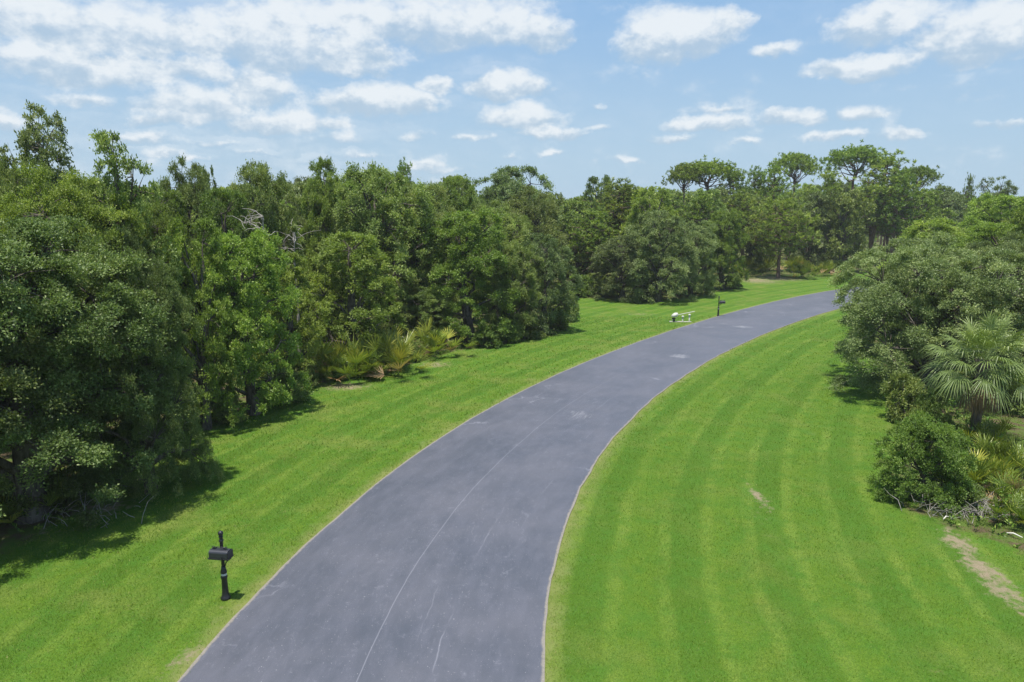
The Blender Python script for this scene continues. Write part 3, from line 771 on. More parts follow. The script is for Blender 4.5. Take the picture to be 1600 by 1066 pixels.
plant_px('mid_grey', 848, 518, 372, 48, 'grey-green oak at the corner where the forest edge turns to the clearing', i=0)
plant_px('shrub', 880, 500, 448, 22, 'loose green shrub at the corner of the clearing', i=0)
plant_d('mid_oak', 590, 46, 264, 92, 'big dark dome-shaped oak towering behind the yellow palmettos', i=2, rz=2.2)
plant_d('mid_oak', 655, 49, 292, 62, 'dark oak merging into the right side of the big domed oak', i=0)
plant_d('mid_bright', 505, 47, 255, 42, 'green tree with flat tufted top beside the big domed oak', i=1)
plant_d('mid_oak', 400, 40, 262, 62, 'oak with rounded top behind the bare grey branches', i=3)
plant_d('mid_lime', 345, 37, 300, 62, 'yellow-green tree below the bare grey branches', i=0)
plant_d('mid_oak', 285, 42, 258, 50, 'dark flat-topped oak in the first dip of the left treeline', i=1)
plant_d('far_oak', 320, 60, 262, 20, 'small dark conical treetop showing in the gap of the left treeline', i=1)
plant_d('mid_lime', 240, 31, 330, 55, 'yellow-green tree between the sparse oak and the flat-topped oak', i=1)
plant_d('mid_oak', 20, 27, 250, 60, 'oak at the left edge below the tallest bushy top', i=2)
plant_d('mid_grey', 800, 78, 262, 72, 'broad grey-green oak forming the rounded hump in the middle of the skyline', i=1)
plant_d('mid_bright', 775, 60, 330, 55, 'pale green tree in front of the rounded skyline hump', i=1)
plant_d('mid_lime', 700, 62, 285, 50, 'light green tree on the skyline left of the rounded hump', i=1)
plant_d('flat_pine', 712, 90, 277, 30, 'pine with round open crown on the skyline left of the rounded hump', i=0)
plant_d('pine', 632, 85, 260, 24, 'pine top poking over the big domed oak', i=1)
plant_d('far_oak', 935, 96, 278, 34, 'oak with open lacy top left of the broad umbrella pines', i=0)
plant_d('pine', 965, 82, 288, 52, 'bushy pine with brush-like tufts above the grey oak group', i=0)
plant_d('pine', 925, 74, 330, 40, 'drooping pine with crooked branches beside the clearing', i=2)
# --- grey oak group round the clearing
plant_px('mid_grey', 972, 468, 372, 46, 'grey-green oak at the left end of the oak group behind the white pipes', i=0, rz=1)
plant_px('mid_grey', 1028, 470, 330, 52, 'tall grey-green oak at the centre of the group behind the white pipes', i=1, rz=4)
plant_px('mid_grey', 1078, 462, 350, 42, 'grey-green oak behind the far mailbox in the oak group', i=0, rz=3)
plant_px('mid_bright', 1128, 452, 332, 34, 'round deep green tree at the right end of the oak group', i=0, rz=3)
plant_px('green_shrub', 1143, 450, 432, 14, 'small yellow-green shrub at the foot of the round deep green tree', i=0)
plant_px('front_pine', 1215, 434, 308, 54, 'single pine with bare dark trunk standing on the far lawn edge', i=0)
# --- skyline pines
plant_d('flat_pine', 1072, 108, 258, 30, 'left tree of the pair of umbrella-shaped pines on the skyline', i=0, rz=0)
plant_d('flat_pine', 1112, 108, 253, 50, 'wider right tree of the pair of umbrella-shaped pines on the skyline', i=1, rz=0)
plant_d('pine', 1150, 104, 272, 30, 'pine sloping down to the right of the umbrella-shaped pair', i=1)
plant_d('flat_pine', 1243, 118, 242, 36, 'lone umbrella-shaped pine standing clear above the middle right skyline', i=0, rz=2)
plant_d('pine', 1180, 112, 268, 26, 'pine just left of the lone umbrella-shaped pine', i=0)
plant_d('pine', 1215, 108, 264, 30, 'pine directly below the lone umbrella-shaped pine', i=2)
plant_d('flat_pine', 1335, 112, 230, 48, 'highest pine on the right skyline with lacy left side', i=1, rz=3)
plant_d('pine', 1372, 108, 246, 46, 'dense pine sloping down right of the highest skyline pine', i=0)
plant_d('pine', 1300, 105, 272, 34, 'pine left of the highest skyline pine', i=1)
plant_d('flat_pine', 1436, 116, 262, 30, 'rounded pine crown at the right foot of the skyline slope', i=0, rz=4)
plant_d('pine', 1405, 104, 272, 34, 'bright pine on the right skyline slope', i=2)
plant_d('far_grey', 1270, 98, 305, 34, 'grey oak behind the single lawn pine', i=0)
plant_d('far_oak', 1325, 96, 298, 38, 'dark oak above the bend of the road', i=1)
plant_d('far_oak', 1180, 98, 310, 38, 'dark oak between the round green tree and the single pine', i=2)
plant_d('pine', 1518, 122, 278, 10, 'thin dark pine top standing up alone on the far right skyline', i=1)
plant_d('far_grey', 1480, 112, 292, 30, 'grey oak on the right skyline left of the thin dark pine top', i=1)
plant_d('sparse_oak', 1560, 88, 282, 28, 'half-bare greyish tree on the far right skyline', i=1)
# --- right side
plant_px('near_grey', 1446, 608, 392, 158, 'broad grey-green oak right of the road, branches weeping to the lawn', i=0, rz=.4)
plant_px('near_grey', 1560, 570, 385, 100, 'oak filling the space between the broad weeping oak and the right edge', i=0, rz=3.3)
plant_d('mid_lime', 1560, 44, 350, 72, 'yellow-green tree above the cabbage palm at the right edge', i=0)
plant_d('mid_lime', 1650, 40, 318, 80, 'yellow-green tree cut by the right edge of the photo', i=1)
plant_d('mid_grey', 1450, 47, 388, 52, 'grey-green treetop behind the broad weeping oak', i=1)
plant_d('mid_oak', 1480, 62, 352, 45, 'dark drooping oak between the right skyline and the yellow-green tree', i=1)
plant_px('near_bush', 1440, 776, 655, 66, 'loose olive-green bush on the right lawn edge in front of the palm', i=0)
plant_px('shrub', 1412, 655, 590, 30, 'dark green shrub at the foot of the broad weeping oak', i=1)
plant_px('shrub', 1455, 680, 610, 26, 'shrub in the shade between the olive bush and the palm trunk', i=2)
plant_px('shrub', 1580, 640, 575, 36, 'shrub behind the palm crown at the right edge', i=0)

# --- random filling of the woods behind, kinds and heights varied
def fill():
    rng = np.random.default_rng(31)
    pts = [(x, y, r) for x, y, r in placed]
    cnt = {}
    def zone(x, y):
        a = math.degrees(math.atan2(x, y))
        if x > 10 and a > 27 and y < 60: return 'right'
        return 'left' if a < -6 else ('middle' if a < 12 else 'far')
    for (y0, y1, gap, n) in ((12, 45, 3.6, 500), (45, 80, 4.6, 600), (80, 125, 5.6, 800), (125, 190, 9.0, 500)):
        for _ in range(n):
            y = rng.uniform(y0, y1); x = rng.uniform(-.85, .85) * y + rng.uniform(-4, 4)
            P = np.array([[x, y]])
            if edge_dist(P)[0] > -2.4: continue
            D, S, W = road_sd(P)
            if abs(D[0]) < 7.5: continue
            if x > 8 and y < 37: continue
            if min((math.hypot(x - a, y - b) - .25 * r for a, b, r in pts), default=9) < gap * .8: continue
            z = zone(x, y)
            px = 800 + FPX * x / (y * cP)
            d = math.hypot(x, y)
            e = -edge_dist(P)[0]
            # ceiling of the canopy as the skyline shows it
            sky = np.interp(px, [0, 110, 150, 240, 300, 420, 500, 620, 720, 800, 900, 950, 1070, 1200, 1300, 1400, 1470, 1600],
                            [275, 290, 290, 300, 305, 290, 285, 280, 310, 290, 318, 300, 300, 295, 285, 290, 305, 312])
            hmax = h_at(sky, y)
            h = min(rng.uniform(8.5, 13.0) + (2 if y > 80 else 0), hmax)
            if z == 'right': h = min(rng.uniform(5, 7.5), hmax)
            if x < -8 and e < 3.2 and y < 60: h = min(h, rng.uniform(6, 8))
            r = rng.uniform(2.4, 3.8) * (1.1 if y > 80 else 1)
            u = rng.random()
            if y > 78:
                if z == 'far' and u < .5: k = 'pine'
                elif z != 'left' and u < .25: k = 'pine'
                else: k = rng.choice(['far_oak', 'far_oak', 'far_grey', 'far_bright', 'far_lime'])
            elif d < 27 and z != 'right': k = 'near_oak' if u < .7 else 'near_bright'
            else: k = rng.choice(['mid_oak', 'mid_oak', 'mid_oak', 'mid_grey', 'mid_bright', 'mid_bright', 'mid_lime'])
            if k == 'pine': r *= .85
            word = {'oak': 'dark green oak', 'grey': 'grey-green oak', 'bright': 'fresh green leafy tree', 'lime': 'yellow-green leafy tree', 'pine': 'tall pine'}[k.split('_')[-1]]
            marks = [(60, 'below the tallest bushy top at the far left'), (140, 'between the two airy oaks at the far left'), (215, 'behind the sparse airy oak'), (300, 'around the flat-topped oak in the first dip'),
                     (370, 'behind the second forest-edge oak'), (440, 'around the bare grey branches'), (520, 'left of the big domed oak'), (600, 'hidden behind the big domed oak'), (680, 'right of the big domed oak'),
                     (745, 'on the skyline dip by the round-crowned pine'), (830, 'around the rounded skyline hump'), (900, 'in the lowest skyline dip'), (960, 'behind the clearing'), (1040, 'behind the grey oak group'),
                     (1110, 'below the pair of umbrella pines'), (1170, 'right of the umbrella pines'), (1230, 'behind the single lawn pine'), (1290, 'below the lone umbrella pine'), (1370, 'below the highest skyline pine'),
                     (1450, 'below the right skyline slope'), (1530, 'under the thin dark pine top'), (9999, 'at the far right of the photo')]
            mk = [v for q, v in marks if px < q][0]
            dep = 'near ' if y < 30 else ('' if y < 60 else ('farther back ' if y < 100 else 'in farthest woods '))
            place = dep + mk if z != 'right' else 'in the thicket behind the palm, ' + ('nearer' if y < 45 else 'farther')
            plant(k, x, y, h, r, (word + ' ' + place).replace('leafy tree', 'tree'), group=word + 's ' + place, i=int(rng.integers(0, 9)))
            pts.append((x, y, r)); cnt[z] = cnt.get(z, 0) + 1
    print('fill', cnt)
    same = {}
    for o in C.objects:
        if o.get('group') and o.get('label'): same.setdefault(o['label'], []).append(o)
    words = {2: ['left-hand', 'right-hand'], 3: ['left-hand', 'middle', 'right-hand'], 4: ['leftmost', 'midleft', 'midright', 'rightmost']}
    for lab, os_ in same.items():
        if len(os_) in words:
            for o, w in zip(sorted(os_, key=lambda q: q.location.x / q.location.y), words[len(os_)]): o['label'] = w + ' ' + lab
fill()

# ------------------------------------------------------------------ undergrowth along the forest edge, one mass
def build_undergrowth():
    rng = np.random.default_rng(9)
    k = 80000
    P = np.stack([rng.uniform(-26, 75, k), rng.uniform(10, 100, k)], 1)
    e = edge_dist(P)
    D, S, Wd = road_sd(P)
    ok = (e < .1) & (e > -3.5) & (np.abs(P[:, 0]) < P[:, 1] * .82 + 2) & (rng.random(k) < np.where(P[:, 1] > 55, .30, np.where((P[:, 0] > 10) & (P[:, 1] < 36), 1.0, .55)))
    P = P[ok]; e = e[ok]
    k = len(P)
    z = rng.uniform(0, 1, k) ** 1.6 * np.clip(-e * .5 + .12, .08, .75)
    cen = np.column_stack([P, z - .05]); out = nrm(rng.normal(0, .5, (k, 3)) + np.array([0, 0, .6]))
    sc_ = np.interp(P[:, 1], [15, 60], [.7, 1.5])
    V, Q, T = sprays(rng, cen, out, .2 * sc_, 2, 6, .11, .05, tone0=np.clip(rng.normal(.42, .15, k), 0, .9))
    V[:, 2] = np.maximum(V[:, 2], -.05)
    link('undergrowth', mesh_np('undergrowth', V, Q, MAT['weed'], tone=T), kind='stuff', label='low tangled weeds and seedlings along the edges of the woods', category='undergrowth')
build_undergrowth()

# ------------------------------------------------------------------ cabbage palm
def cabbage_palm(loc, trunk_h, label):
    rng = np.random.default_rng(3)
    o = thing('cabbage_palm', label, 'palm tree', loc)
    tub = Tubes()
    zz = np.linspace(-.1, trunk_h, 14)
    tub.add(np.stack([.03 * np.sin(zz), .02 * zz, zz], 1), .17 + .025 * np.sin(np.arange(14) * 2.3) + np.where(np.arange(14) > 9, .05, 0), 12)
    for i in range(60):      # old leaf boots
        a = i * 2.4; z = trunk_h * (.35 + .65 * i / 60)
        b = np.array([math.cos(a) * .17, math.sin(a) * .17, z]); tub.add(np.array([b, b + np.array([math.cos(a) * .09, math.sin(a) * .09, .17])]), [.05, .018], 4)
    link('trunk', tub.mesh('trunk', MAT['palmtrunk']), o)
    G = []; Dd = []
    top = np.array([0, 0, trunk_h])
    nf = 78
    for i in range(nf):
        f = (i + .5) / nf
        el = math.radians(80 - 104 * f ** 1.0 + rng.normal(0, 5)); a = i * 2.399 + rng.normal(0, .15)
        d = np.array([math.cos(a) * math.cos(el), math.sin(a) * math.cos(el), math.sin(el)])
        stem = rng.uniform(.55, 1.22)
        G.append(fan(rng, top + d * .12 + np.array([0, 0, -.25 * f]), d, stem, rng.uniform(.68, .92), 22, .025, 1.35, .42 + .38 * f, .60 - .34 * f + rng.normal(0, .05), costa=.45, fold=.30))
    for i in range(11):
        a = i * 2.4 + 1; el = math.radians(-62 + rng.normal(0, 8))
        d = np.array([math.cos(a) * math.cos(el), math.sin(a) * math.cos(el), math.sin(el)])
        Dd.append(fan(rng, top + np.array([0, 0, -.3]), d, .6, .75, 18, .035, .8, .5, 1.0, dead=True))
    V, Q, T = merge(G); link('crown', mesh_np('crown', V, Q, MAT['palm'], tone=T), o)
    V, Q, T = merge(Dd); link('dead_fronds', mesh_np('dead_fronds', V, Q, MAT['palm'], tone=T), o, label='dry brown fronds hanging below the crown')
    return o
pp = at(1520, 690)
cabbage_palm((pp[0], pp[1], 0), 3.1, 'cabbage palm with short trunk and round head of fan fronds at the right edge')

# ------------------------------------------------------------------ saw palmettos
def palmetto_mesh(seed, n, size, yellow, deadp):
    rng = np.random.default_rng(seed); G = []
    for i in range(n):
        a = rng.uniform(0, 6.283); el = math.radians(rng.uniform(18, 82))
        d = np.array([math.cos(a) * math.cos(el), math.sin(a) * math.cos(el), math.sin(el)])
        b = np.array([rng.normal(0, .28 * size), rng.normal(0, .28 * size), .02])
        dead = rng.random() < deadp
        if dead: d[2] *= .3
        G.append(fan(rng, b, d, rng.uniform(.30, .72) * size, rng.uniform(.40, .58) * size, 13, .024 * size, 1.30, .10, yellow + rng.normal(0, .12), dead=dead, costa=.08, fold=.5))
    V, Q, T = merge(G); V[:, 2] = np.maximum(V[:, 2], .02)
    return mesh_np('fronds', V, Q, MAT['palmetto'], tone=T)
PM = {'yellow': [palmetto_mesh(60 + i, 40, 1.25, .54, .12) for i in range(3)], 'green': [palmetto_mesh(70 + i, 30, 1.1, .36, .08) for i in range(2)], 'dry': [palmetto_mesh(80, 28, 1.0, .5, .3)]}
def palmetto(kind, px, py, s, label, i=0, group=None):
    p = at(px, py)
    o = thing('saw_palmetto', label, 'palmetto', (p[0], p[1], -.05), rngp.uniform(0, 6.28), (s, s, s), group)
    link('fronds', PM[kind][i % len(PM[kind])], o)
for args in [
    ('yellow', 530, 588, 1.65, 'tall yellow-green saw palmetto at the left end of the palmetto clump', 0),
    ('yellow', 566, 586, 1.7, 'yellow saw palmetto in the middle of the clump at the forest edge', 1),
    ('yellow', 592, 578, 1.7, 'saw palmetto at the back of the yellow clump', 2),
    ('yellow', 618, 582, 1.55, 'spiky yellow-green saw palmetto at the right end of the clump', 0),
    ('green', 545, 590, .8, 'low green saw palmetto at the front foot of the yellow clump', 1),
    ('yellow', 676, 552, 1.5, 'saw palmetto alone beside the low dark oak', 1),
    ('dry', 655, 556, 1.0, 'browned saw palmetto beside the lone green one', 0),
    ('green', 300, 655, 1.2, 'green saw palmetto in the dark gap below the second oak', 0),
    ('green', 28, 812, 1.0, 'shaded saw palmetto under the nearest oak at the left edge', 1),
    ('green', 90, 795, .9, 'shaded saw palmetto right of the one at the left edge', 0),
    ('green', 200, 705, .8, 'dim saw palmetto deep under the nearest oak', 0),
    ('green', 1560, 735, 1.15, 'large green saw palmetto right of the palm trunk', 0),
    ('green', 1600, 750, 1.2, 'green saw palmetto cut by the right edge of the photo', 1),
    ('yellow', 1530, 760, .95, 'yellow-green saw palmetto beside the olive bush', 0),
    ('dry', 1575, 790, 1.0, 'half-dead saw palmetto over the grey twigs', 0),
    ('green', 1590, 815, .8, 'small saw palmetto nearest the sandy path', 1),
    ('green', 1545, 700, 1.1, 'saw palmetto at the foot of the palm', 1),
    ('yellow', 1253, 434, 1.7, 'round saw palmetto right of the single lawn pine', 1),
    ('yellow', 1288, 431, 1.6, 'saw palmetto in the open beyond the bend of the road', 2),
    ('yellow', 1240, 424, 1.8, 'saw palmetto behind the round one by the lawn pine', 0),
    ('green', 1310, 426, 1.8, 'green saw palmetto by the road bend next to the weeping oak outline', 0),
    ('yellow', 1170, 426, 1.8, 'pale saw palmetto in the woods left of the lawn pine', 0),
    ('yellow', 1195, 424, 1.9, 'pale saw palmetto directly behind the lawn pine trunk', 2),
    ('yellow', 1150, 432, 1.3, 'saw palmetto behind the round deep green tree', 1),
    ]:
    palmetto(*args[:5], i=args[5])
for px, py, kd, s, lab in [(760, 540, 'green_shrub', 20, 'low shrub with yellow tips in front of the bright green tree'), (820, 526, 'shrub', 24, 'low shrub at the foot of the dark oak by the clearing'),
                           (790, 533, 'green_shrub', 20, 'yellow-green shrub between two dark trunks at the forest edge'), (905, 462, 'green_shrub', 20, 'shrub at the back left of the clearing'),
                           (935, 458, 'shrub', 20, 'shrub at the back centre of the clearing'), (955, 462, 'green_shrub', 18, 'shrub at the back right of the clearing next to the grey oak'),
                           (575, 584, 'green_shrub', 22, 'leafy shrub at the foot of the yellow palmetto clump'), (525, 590, 'shrub', 20, 'dark leafy shrub left in front of the palmetto clump'),
                           (440, 628, 'shrub', 34, 'dark shrub at the lawn edge below the bright green tree'), (470, 606, 'shrub', 22, 'shrub beside the bare sandy spot'),
                           (350, 655, 'shrub', 26, 'shrub at the foot of the second oak'), (1505, 790, 'shrub', 26, 'scrubby shrub behind the grey twigs'), (640, 562, 'shrub', 18, 'shrub between the palmetto clump and the lone palmetto'),
                           (870, 512, 'green_shrub', 18, 'shrub at the lawn corner under the grey-green oak'), (1100, 458, 'shrub', 14, 'shrub in the shade behind the far mailbox'), (1010, 466, 'green_shrub', 14, 'shrub in the shade of the tall grey-green oak')]:
    p = at(px, py); dep = p[1] * cP + CAM_H * sP; r = s / FPX * dep
    plant(kd, p[0], p[1], r * 1.5, r * 1.15, lab)

# ------------------------------------------------------------------ dead branches and twig heap
def dead_tree(px, dist, top, size, seed, label, h0=None):
    rng = np.random.default_rng(seed); h = h_at(top, dist); x = (px - 800) / FPX * (dist * cP + (CAM_H - h) * sP)
    tub = Tubes()
    tub.add(np.array([[0, 0, -.2], [.1, 0, h * .4], [0, .1, h * .7], [.1, .1, h * .9]]), [.11, .08, .05, .02], 6)
    for i in range(7):
        a = rng.uniform(0, 6.28); b = np.array([.05, .08, h * rng.uniform(.72, .9)])
        e = b + np.array([math.cos(a) * size, math.sin(a) * size, rng.uniform(.1, .9) * size]) * rng.uniform(.5, 1)
        e[2] = min(e[2], h)
        cv = curve(b, e, rng, .12, .07, 6); tub.add(cv, np.linspace(.024, .008, 6), 4)
        for j in range(4):
            q = cv[rng.integers(2, 6)]; tub.add(curve(q, q + rng.normal(0, .35 * size, 3) * np.array([1, 1, .6]), rng, .05, .08, 4), [.02, .016, .012, .008], 3)
    o = thing('dead_tree', label, 'dead tree', (x, dist, 0)); link('trunk', tub.mesh('trunk', MAT['deadwood']), o, )
dead_tree(405, 34, 310, 1.4, 5, 'bare grey dead branches sticking out of the left forest canopy')
dead_tree(455, 39, 340, 1.4, 8, 'second patch of bare grey twigs below the larger one in the left canopy')
dead_tree(1592, 32, 420, 1.1, 12, 'grey dead twigs in the oak above the palm at the right edge')
def twig_heap(px, py, r, n, seed, label):
    rng = np.random.default_rng(seed); p = at(px, py); tub = Tubes()
    for i in range(n):
        b = np.array([rng.normal(0, r), rng.normal(0, r * .5), rng.uniform(0, .12)]); a = rng.uniform(0, 6.28); l = rng.uniform(.3, .9)
        e = b + np.array([math.cos(a) * l * .6, math.sin(a) * l * .6, rng.uniform(.15, .75) * l]); tub.add(curve(b, e, rng, .1, .1, 4), [.011, .009, .007, .004], 3)
    link('twig_heap', tub.mesh('twig_heap', MAT['deadwood']), None, (p[0], p[1], -.05), label=label, kind='stuff')
twig_heap(1520, 800, .75, 150, 2, 'tangle of dead grey twigs under the palmettos beside the olive bush')
twig_heap(110, 805, .9, 60, 4, 'scattered dead twigs in the shade under the nearest oak')
# pale litter: fallen sticks and a dried frond
m, t, o = mat('bleached_wood'); principled(t, o, (0.62, 0.60, 0.52), .8, .2); MAT['bleached'] = m
def stick(px, py, l, rz, r, label):
    p = at(px, py); tb = Tubes(); a = np.array([math.cos(rz), math.sin(rz), 0]) * l / 2
    tb.add(np.array([-a, a * .1 + np.array([0, .02, .05]), a + np.array([0, 0, .02])]), [r * .6, r, r * .5], 6)
    link('fallen_stick', tb.mesh('fallen_stick', MAT['bleached']), None, (p[0], p[1], .02), label=label, category='stick')
stick(1478, 811, .26, .5, .018, 'short bleached stick lying on the right lawn by the bush')
stick(1585, 838, .35, 2.4, .02, 'pale stick in the weeds at the right edge below the palmettos')
def litter_frond(px, py, s, seed, label):
    rng = np.random.default_rng(seed); p = at(px, py)
    G = [fan(rng, np.array([0, 0, .05]), (rng.normal(), -1, .5), .2, .5, 14, .05, 1.2, .4, 1., dead=True)]
    V, Q, T = merge(G)
    o = link('fallen_frond', mesh_np('fallen_frond', V * s, Q, MAT['bleached'], tone=T), None, (p[0], p[1], .02), label=label, category='palm frond')
litter_frond(532, 583, 1.0, 1, 'bleached dry palm frond hanging at the front of the yellow palmetto clump')
litter_frond(300, 662, .7, 2, 'pale dry frond below the green palmetto in the dark gap')

# ------------------------------------------------------------------ mailboxes
m, t, o = mat('black_painted_metal')
tc = N(t, 'ShaderNodeTexCoord'); nn = NOISE(t, tc.outputs['Object'], 14, 4, .6)
principled(t, o, MIX(t, nn, (0.008, 0.008, 0.010), (0.020, 0.020, 0.024)), MR(t, nn, .3, .7, .32, .5), .5); MAT['black'] = m
m, t, o = mat('black_lid_metal'); principled(t, o, (0.03, 0.03, 0.037), .38, .6); MAT['lid'] = m
m, t, o = mat('white_plastic'); principled(t, o, (0.50, 0.52, 0.50), .5, .4); MAT['white'] = m
m, t, o = mat('weathered_white_plastic')
tc = N(t, 'ShaderNodeTexCoord'); nn = NOISE(t, tc.outputs['Object'], 9, 5, .6)
principled(t, o, MIX(t, nn, (0.40, 0.41, 0.36), (0.62, 0.62, 0.57)), .55, .3); MAT['pvc'] = m
m, t, o = mat('bed_of_pale_sand'); tc = N(t, 'ShaderNodeTexCoord'); nn = NOISE(t, tc.outputs['Object'], 9, 5, .7)
principled(t, o, MIX(t, nn, (0.30, 0.29, 0.23), (0.46, 0.45, 0.40)), .9, .1); MAT['concrete'] = m
import bmesh
def bm_mesh(name, bm, m, bevel=0.0):
    if bevel: bmesh.ops.bevel(bm, geom=bm.edges[:], offset=bevel, segments=2, affect='EDGES', profile=.6)
    me = bpy.data.meshes.new(name); bm.to_mesh(me); bm.free(); me.materials.append(m)
    return me
def box_bm(bm, cx, cy, cz, sx, sy, sz, top=None):
    r = bmesh.ops.create_cube(bm, size=1.0)
    for v in r['verts']:
        k = 1.0
        if top and v.co.z > 0: k = top
        v.co = Vector((cx + v.co.x * sx * k, cy + v.co.y * sy * k, cz + v.co.z * sz))
def lathe(prof, k=20):
    V = []; Q = []
    for r, z in prof:
        for i in range(k): V.append((r * math.cos(i * 2 * math.pi / k), r * math.sin(i * 2 * math.pi / k), z))
    for j in range(len(prof) - 1):
        for i in range(k): Q.append((j * k + i, j * k + (i + 1) % k, (j + 1) * k + (i + 1) % k, (j + 1) * k + i))
    return V, Q
def lathe_mesh(name, prof, m, k=20):
    V, Q = lathe(prof, k); return mesh_np(name, V, Q, m, smooth=True)
def slim(prof, k=.78):
    return [(r * k, z) for r, z in prof]
def mailbox(x, y, rz, ox, oy, label, H=1.62, dark_patch=True):
    r = thing('mailbox', label, 'mailbox', (x, y, 0), rz)
    link('post', lathe_mesh('post', slim([(.001, -.05), (.052, -.05), (.050, .5), (.046, .60), (.046, 1.36), (.062, 1.375), (.066, 1.39), (.062, 1.405), (.046, 1.42), (.046, H - .16), (.060, H - .145), (.064, H - .13), (.050, H - .115), (.001, H - .112)]), MAT['black']), r)
    link('base_sleeve', lathe_mesh('base_sleeve', slim([(.001, -.01), (.135, -.01), (.138, .03), (.120, .06), (.098, .10), (.088, .20), (.078, .46), (.088, .50), (.095, .515), (.095, .545), (.080, .555), (.001, .555)]), MAT['black'], 16), r)
    link('white_band', lathe_mesh('white_band', slim([(.001, .565), (.078, .565), (.080, .575), (.080, .60), (.076, .61), (.001, .61)]), MAT['white']), r, label='white ring round the post')
    link('collar', lathe_mesh('collar', slim([(.001, .62), (.085, .62), (.092, .64), (.085, .67), (.064, .72), (.054, .79), (.001, .79)]), MAT['black']), r)
    a = np.linspace(-math.pi / 2, math.pi / 2, 9)
    link('finial', lathe_mesh('finial', [(.026, H - .115), (.028, H - .105)] + [(max(.001, .058 * math.cos(q)), H - .058 + .058 * math.sin(q)) for q in a[1:]], MAT['black']), r)
    # box with softly sloped roof, door toward the road
    bm = bmesh.new()
    L, W, h, zb = .43, .22, .165, 1.07
    prof = [(-W / 2, 0), (W / 2, 0), (W / 2, h * .72), (W / 2 * .86, h * .90), (W / 2 * .55, h), (-W / 2 * .55, h), (-W / 2 * .86, h * .90), (-W / 2, h * .72)]
    vs = [[bm.verts.new((ox + sx * L / 2, oy + py, zb + pz)) for py, pz in prof] for sx in (-1, 1)]
    n = len(prof)
    for i in range(n): bm.faces.new((vs[0][i], vs[0][(i + 1) % n], vs[1][(i + 1) % n], vs[1][i]))
    bm.faces.new(vs[0][::-1]); bm.faces.new(vs[1])
    bmesh.ops.recalc_face_normals(bm, faces=bm.faces[:])
    link('box', bm_mesh('box', bm, MAT['lid'], .006), r)
    bm = bmesh.new(); box_bm(bm, ox + L / 2 + .012, oy, zb + h * .40, .018, W * .99, h * .84); link('door', bm_mesh('door', bm, MAT['black'], .005), r)
    bm = bmesh.new(); box_bm(bm, ox, oy, zb - .018, L + .05, W + .02, .024); link('tray', bm_mesh('tray', bm, MAT['black'], .005), r)
    # scroll ornament on the roof
    tb = Tubes()
    for s in (-1, 1):
        q = np.linspace(0, 1, 14); an = q * 2.6 * math.pi
        tb.add(np.stack([ox + s * (.17 - q * .10) - s * .05 * (1 - q) * np.cos(an), oy + 0 * q, zb + h + .035 + .045 * (1 - q * .6) * np.sin(an) * .8], 1), .010, 5)
    tt = np.linspace(0, math.pi, 12); tb.add(np.stack([ox + .17 * np.cos(tt), oy + 0 * tt, zb + h + .055 * np.sin(tt)], 1), .011, 5)
    link('scroll_ornament', tb.mesh('scroll_ornament', MAT['black']), r)
    # curved bracket below
    tb = Tubes(); tt = np.linspace(0, 1, 8)
    tb.add(np.stack([.05 + .20 * tt, oy * tt, .80 + .23 * tt ** .6], 1), .014, 6)
    tb.add(np.stack([.05 + .09 * np.sin(tt * 4.5), oy * .3 * tt, .93 + .07 * tt], 1), .010, 6)
    tb.add(np.array([[0, 0, 1.02], [ox * .6, oy * .6, 1.03], [ox, oy, 1.035]]), .024, 6)
    link('bracket', tb.mesh('bracket', MAT['black']), r)
    # small address plate hanging off the door side tray
    bm = bmesh.new(); box_bm(bm, ox + .10, oy - W / 2 - .02, zb + .02, .02, .012, .10); link('flag', bm_mesh('flag', bm, MAT['black'], .003), r)
    return r
p = at(353, 935)
mailbox(p[0], p[1], R_(-8), .02, -.10, 'black mailbox on ornate post nearest the camera, left of the road')
p = at(1122, 494)
mailbox(p[0], p[1], R_(-18), .27, 0, 'distant black mailbox beside the road near the grey oak group')

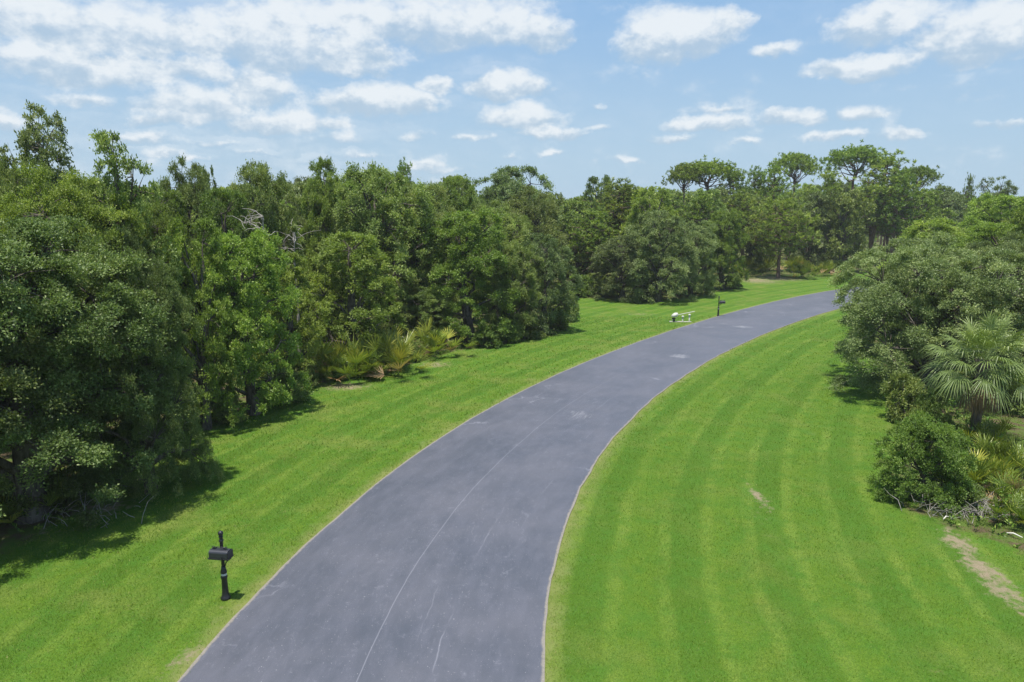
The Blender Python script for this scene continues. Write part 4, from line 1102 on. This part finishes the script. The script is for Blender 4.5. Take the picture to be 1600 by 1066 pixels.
# ------------------------------------------------------------------ white pipe fixture
def pipes():
    p = at(1064, 503); r = thing('pipe_fixture', 'white pipe fixture with capped posts, covered valve and slanting rod on the far lawn', 'pipes', (p[0], p[1], -.05), R_(-6))
    bm = bmesh.new(); box_bm(bm, -.05, 0, .045, 1.65, .22, .09); link('base_strip', bm_mesh('base_strip', bm, MAT['concrete'], .02), r)
    for x, h in ((.12, .46), (.62, .60)):
        q = link('post', lathe_mesh('post', [(.055, .08), (.055, h), (.001, h)], MAT['pvc'], 14), r, (x, 0, 0))
        link('cap', lathe_mesh('cap', [(.001, h - .06), (.085, h - .06), (.10, h), (.07, h + .05), (.001, h + .07)], MAT['pvc'], 14), q)
    q = link('valve_body', lathe_mesh('valve_body', [(.001, .08), (.13, .08), (.10, .14), (.10, .26), (.14, .28), (.14, .34), (.07, .36), (.001, .36)], MAT['black'], 12), r, (-.55, 0, 0), label='dark valve under the white cover')
    rng = np.random.default_rng(4); V, Q = lathe([(.17, .42), (.21, .50), (.20, .60), (.15, .68), (.08, .73), (.001, .74)], 18)
    V = np.array(V); V[:, 0] *= 1.15; V[:, 0] += (V[:, 2] - .42) * .35; V += rng.normal(0, .012, V.shape)
    link('cover', mesh_np('cover', V, Q, MAT['pvc'], smooth=True), r, (-.52, 0, 0))
    bm = bmesh.new(); box_bm(bm, -.60, 0, .22, .10, .16, .26); link('cover_support', bm_mesh('cover_support', bm, MAT['pvc'], .015), r)
    tb = Tubes(); tb.add(np.array([[-.36, 0, .56], [.3, .02, .70], [1.0, .05, .86]]), .026, 8); link('rod', tb.mesh('rod', MAT['pvc']), r)
pipes()

# ------------------------------------------------------------------ thin summer haze
m, t, o = mat('air')
v = N(t, 'ShaderNodeVolumePrincipled'); v.inputs['Color'].default_value = (.93, .96, 1.0, 1); v.inputs['Density'].default_value = .00032; v.inputs['Anisotropy'].default_value = .1
t.links.new(v.outputs[0], o.inputs['Volume'])
bm = bmesh.new(); box_bm(bm, 0, 1000, 9.3, 7000, 7400, 20.8)
link('haze', bm_mesh('haze', bm, m), None, kind='stuff')
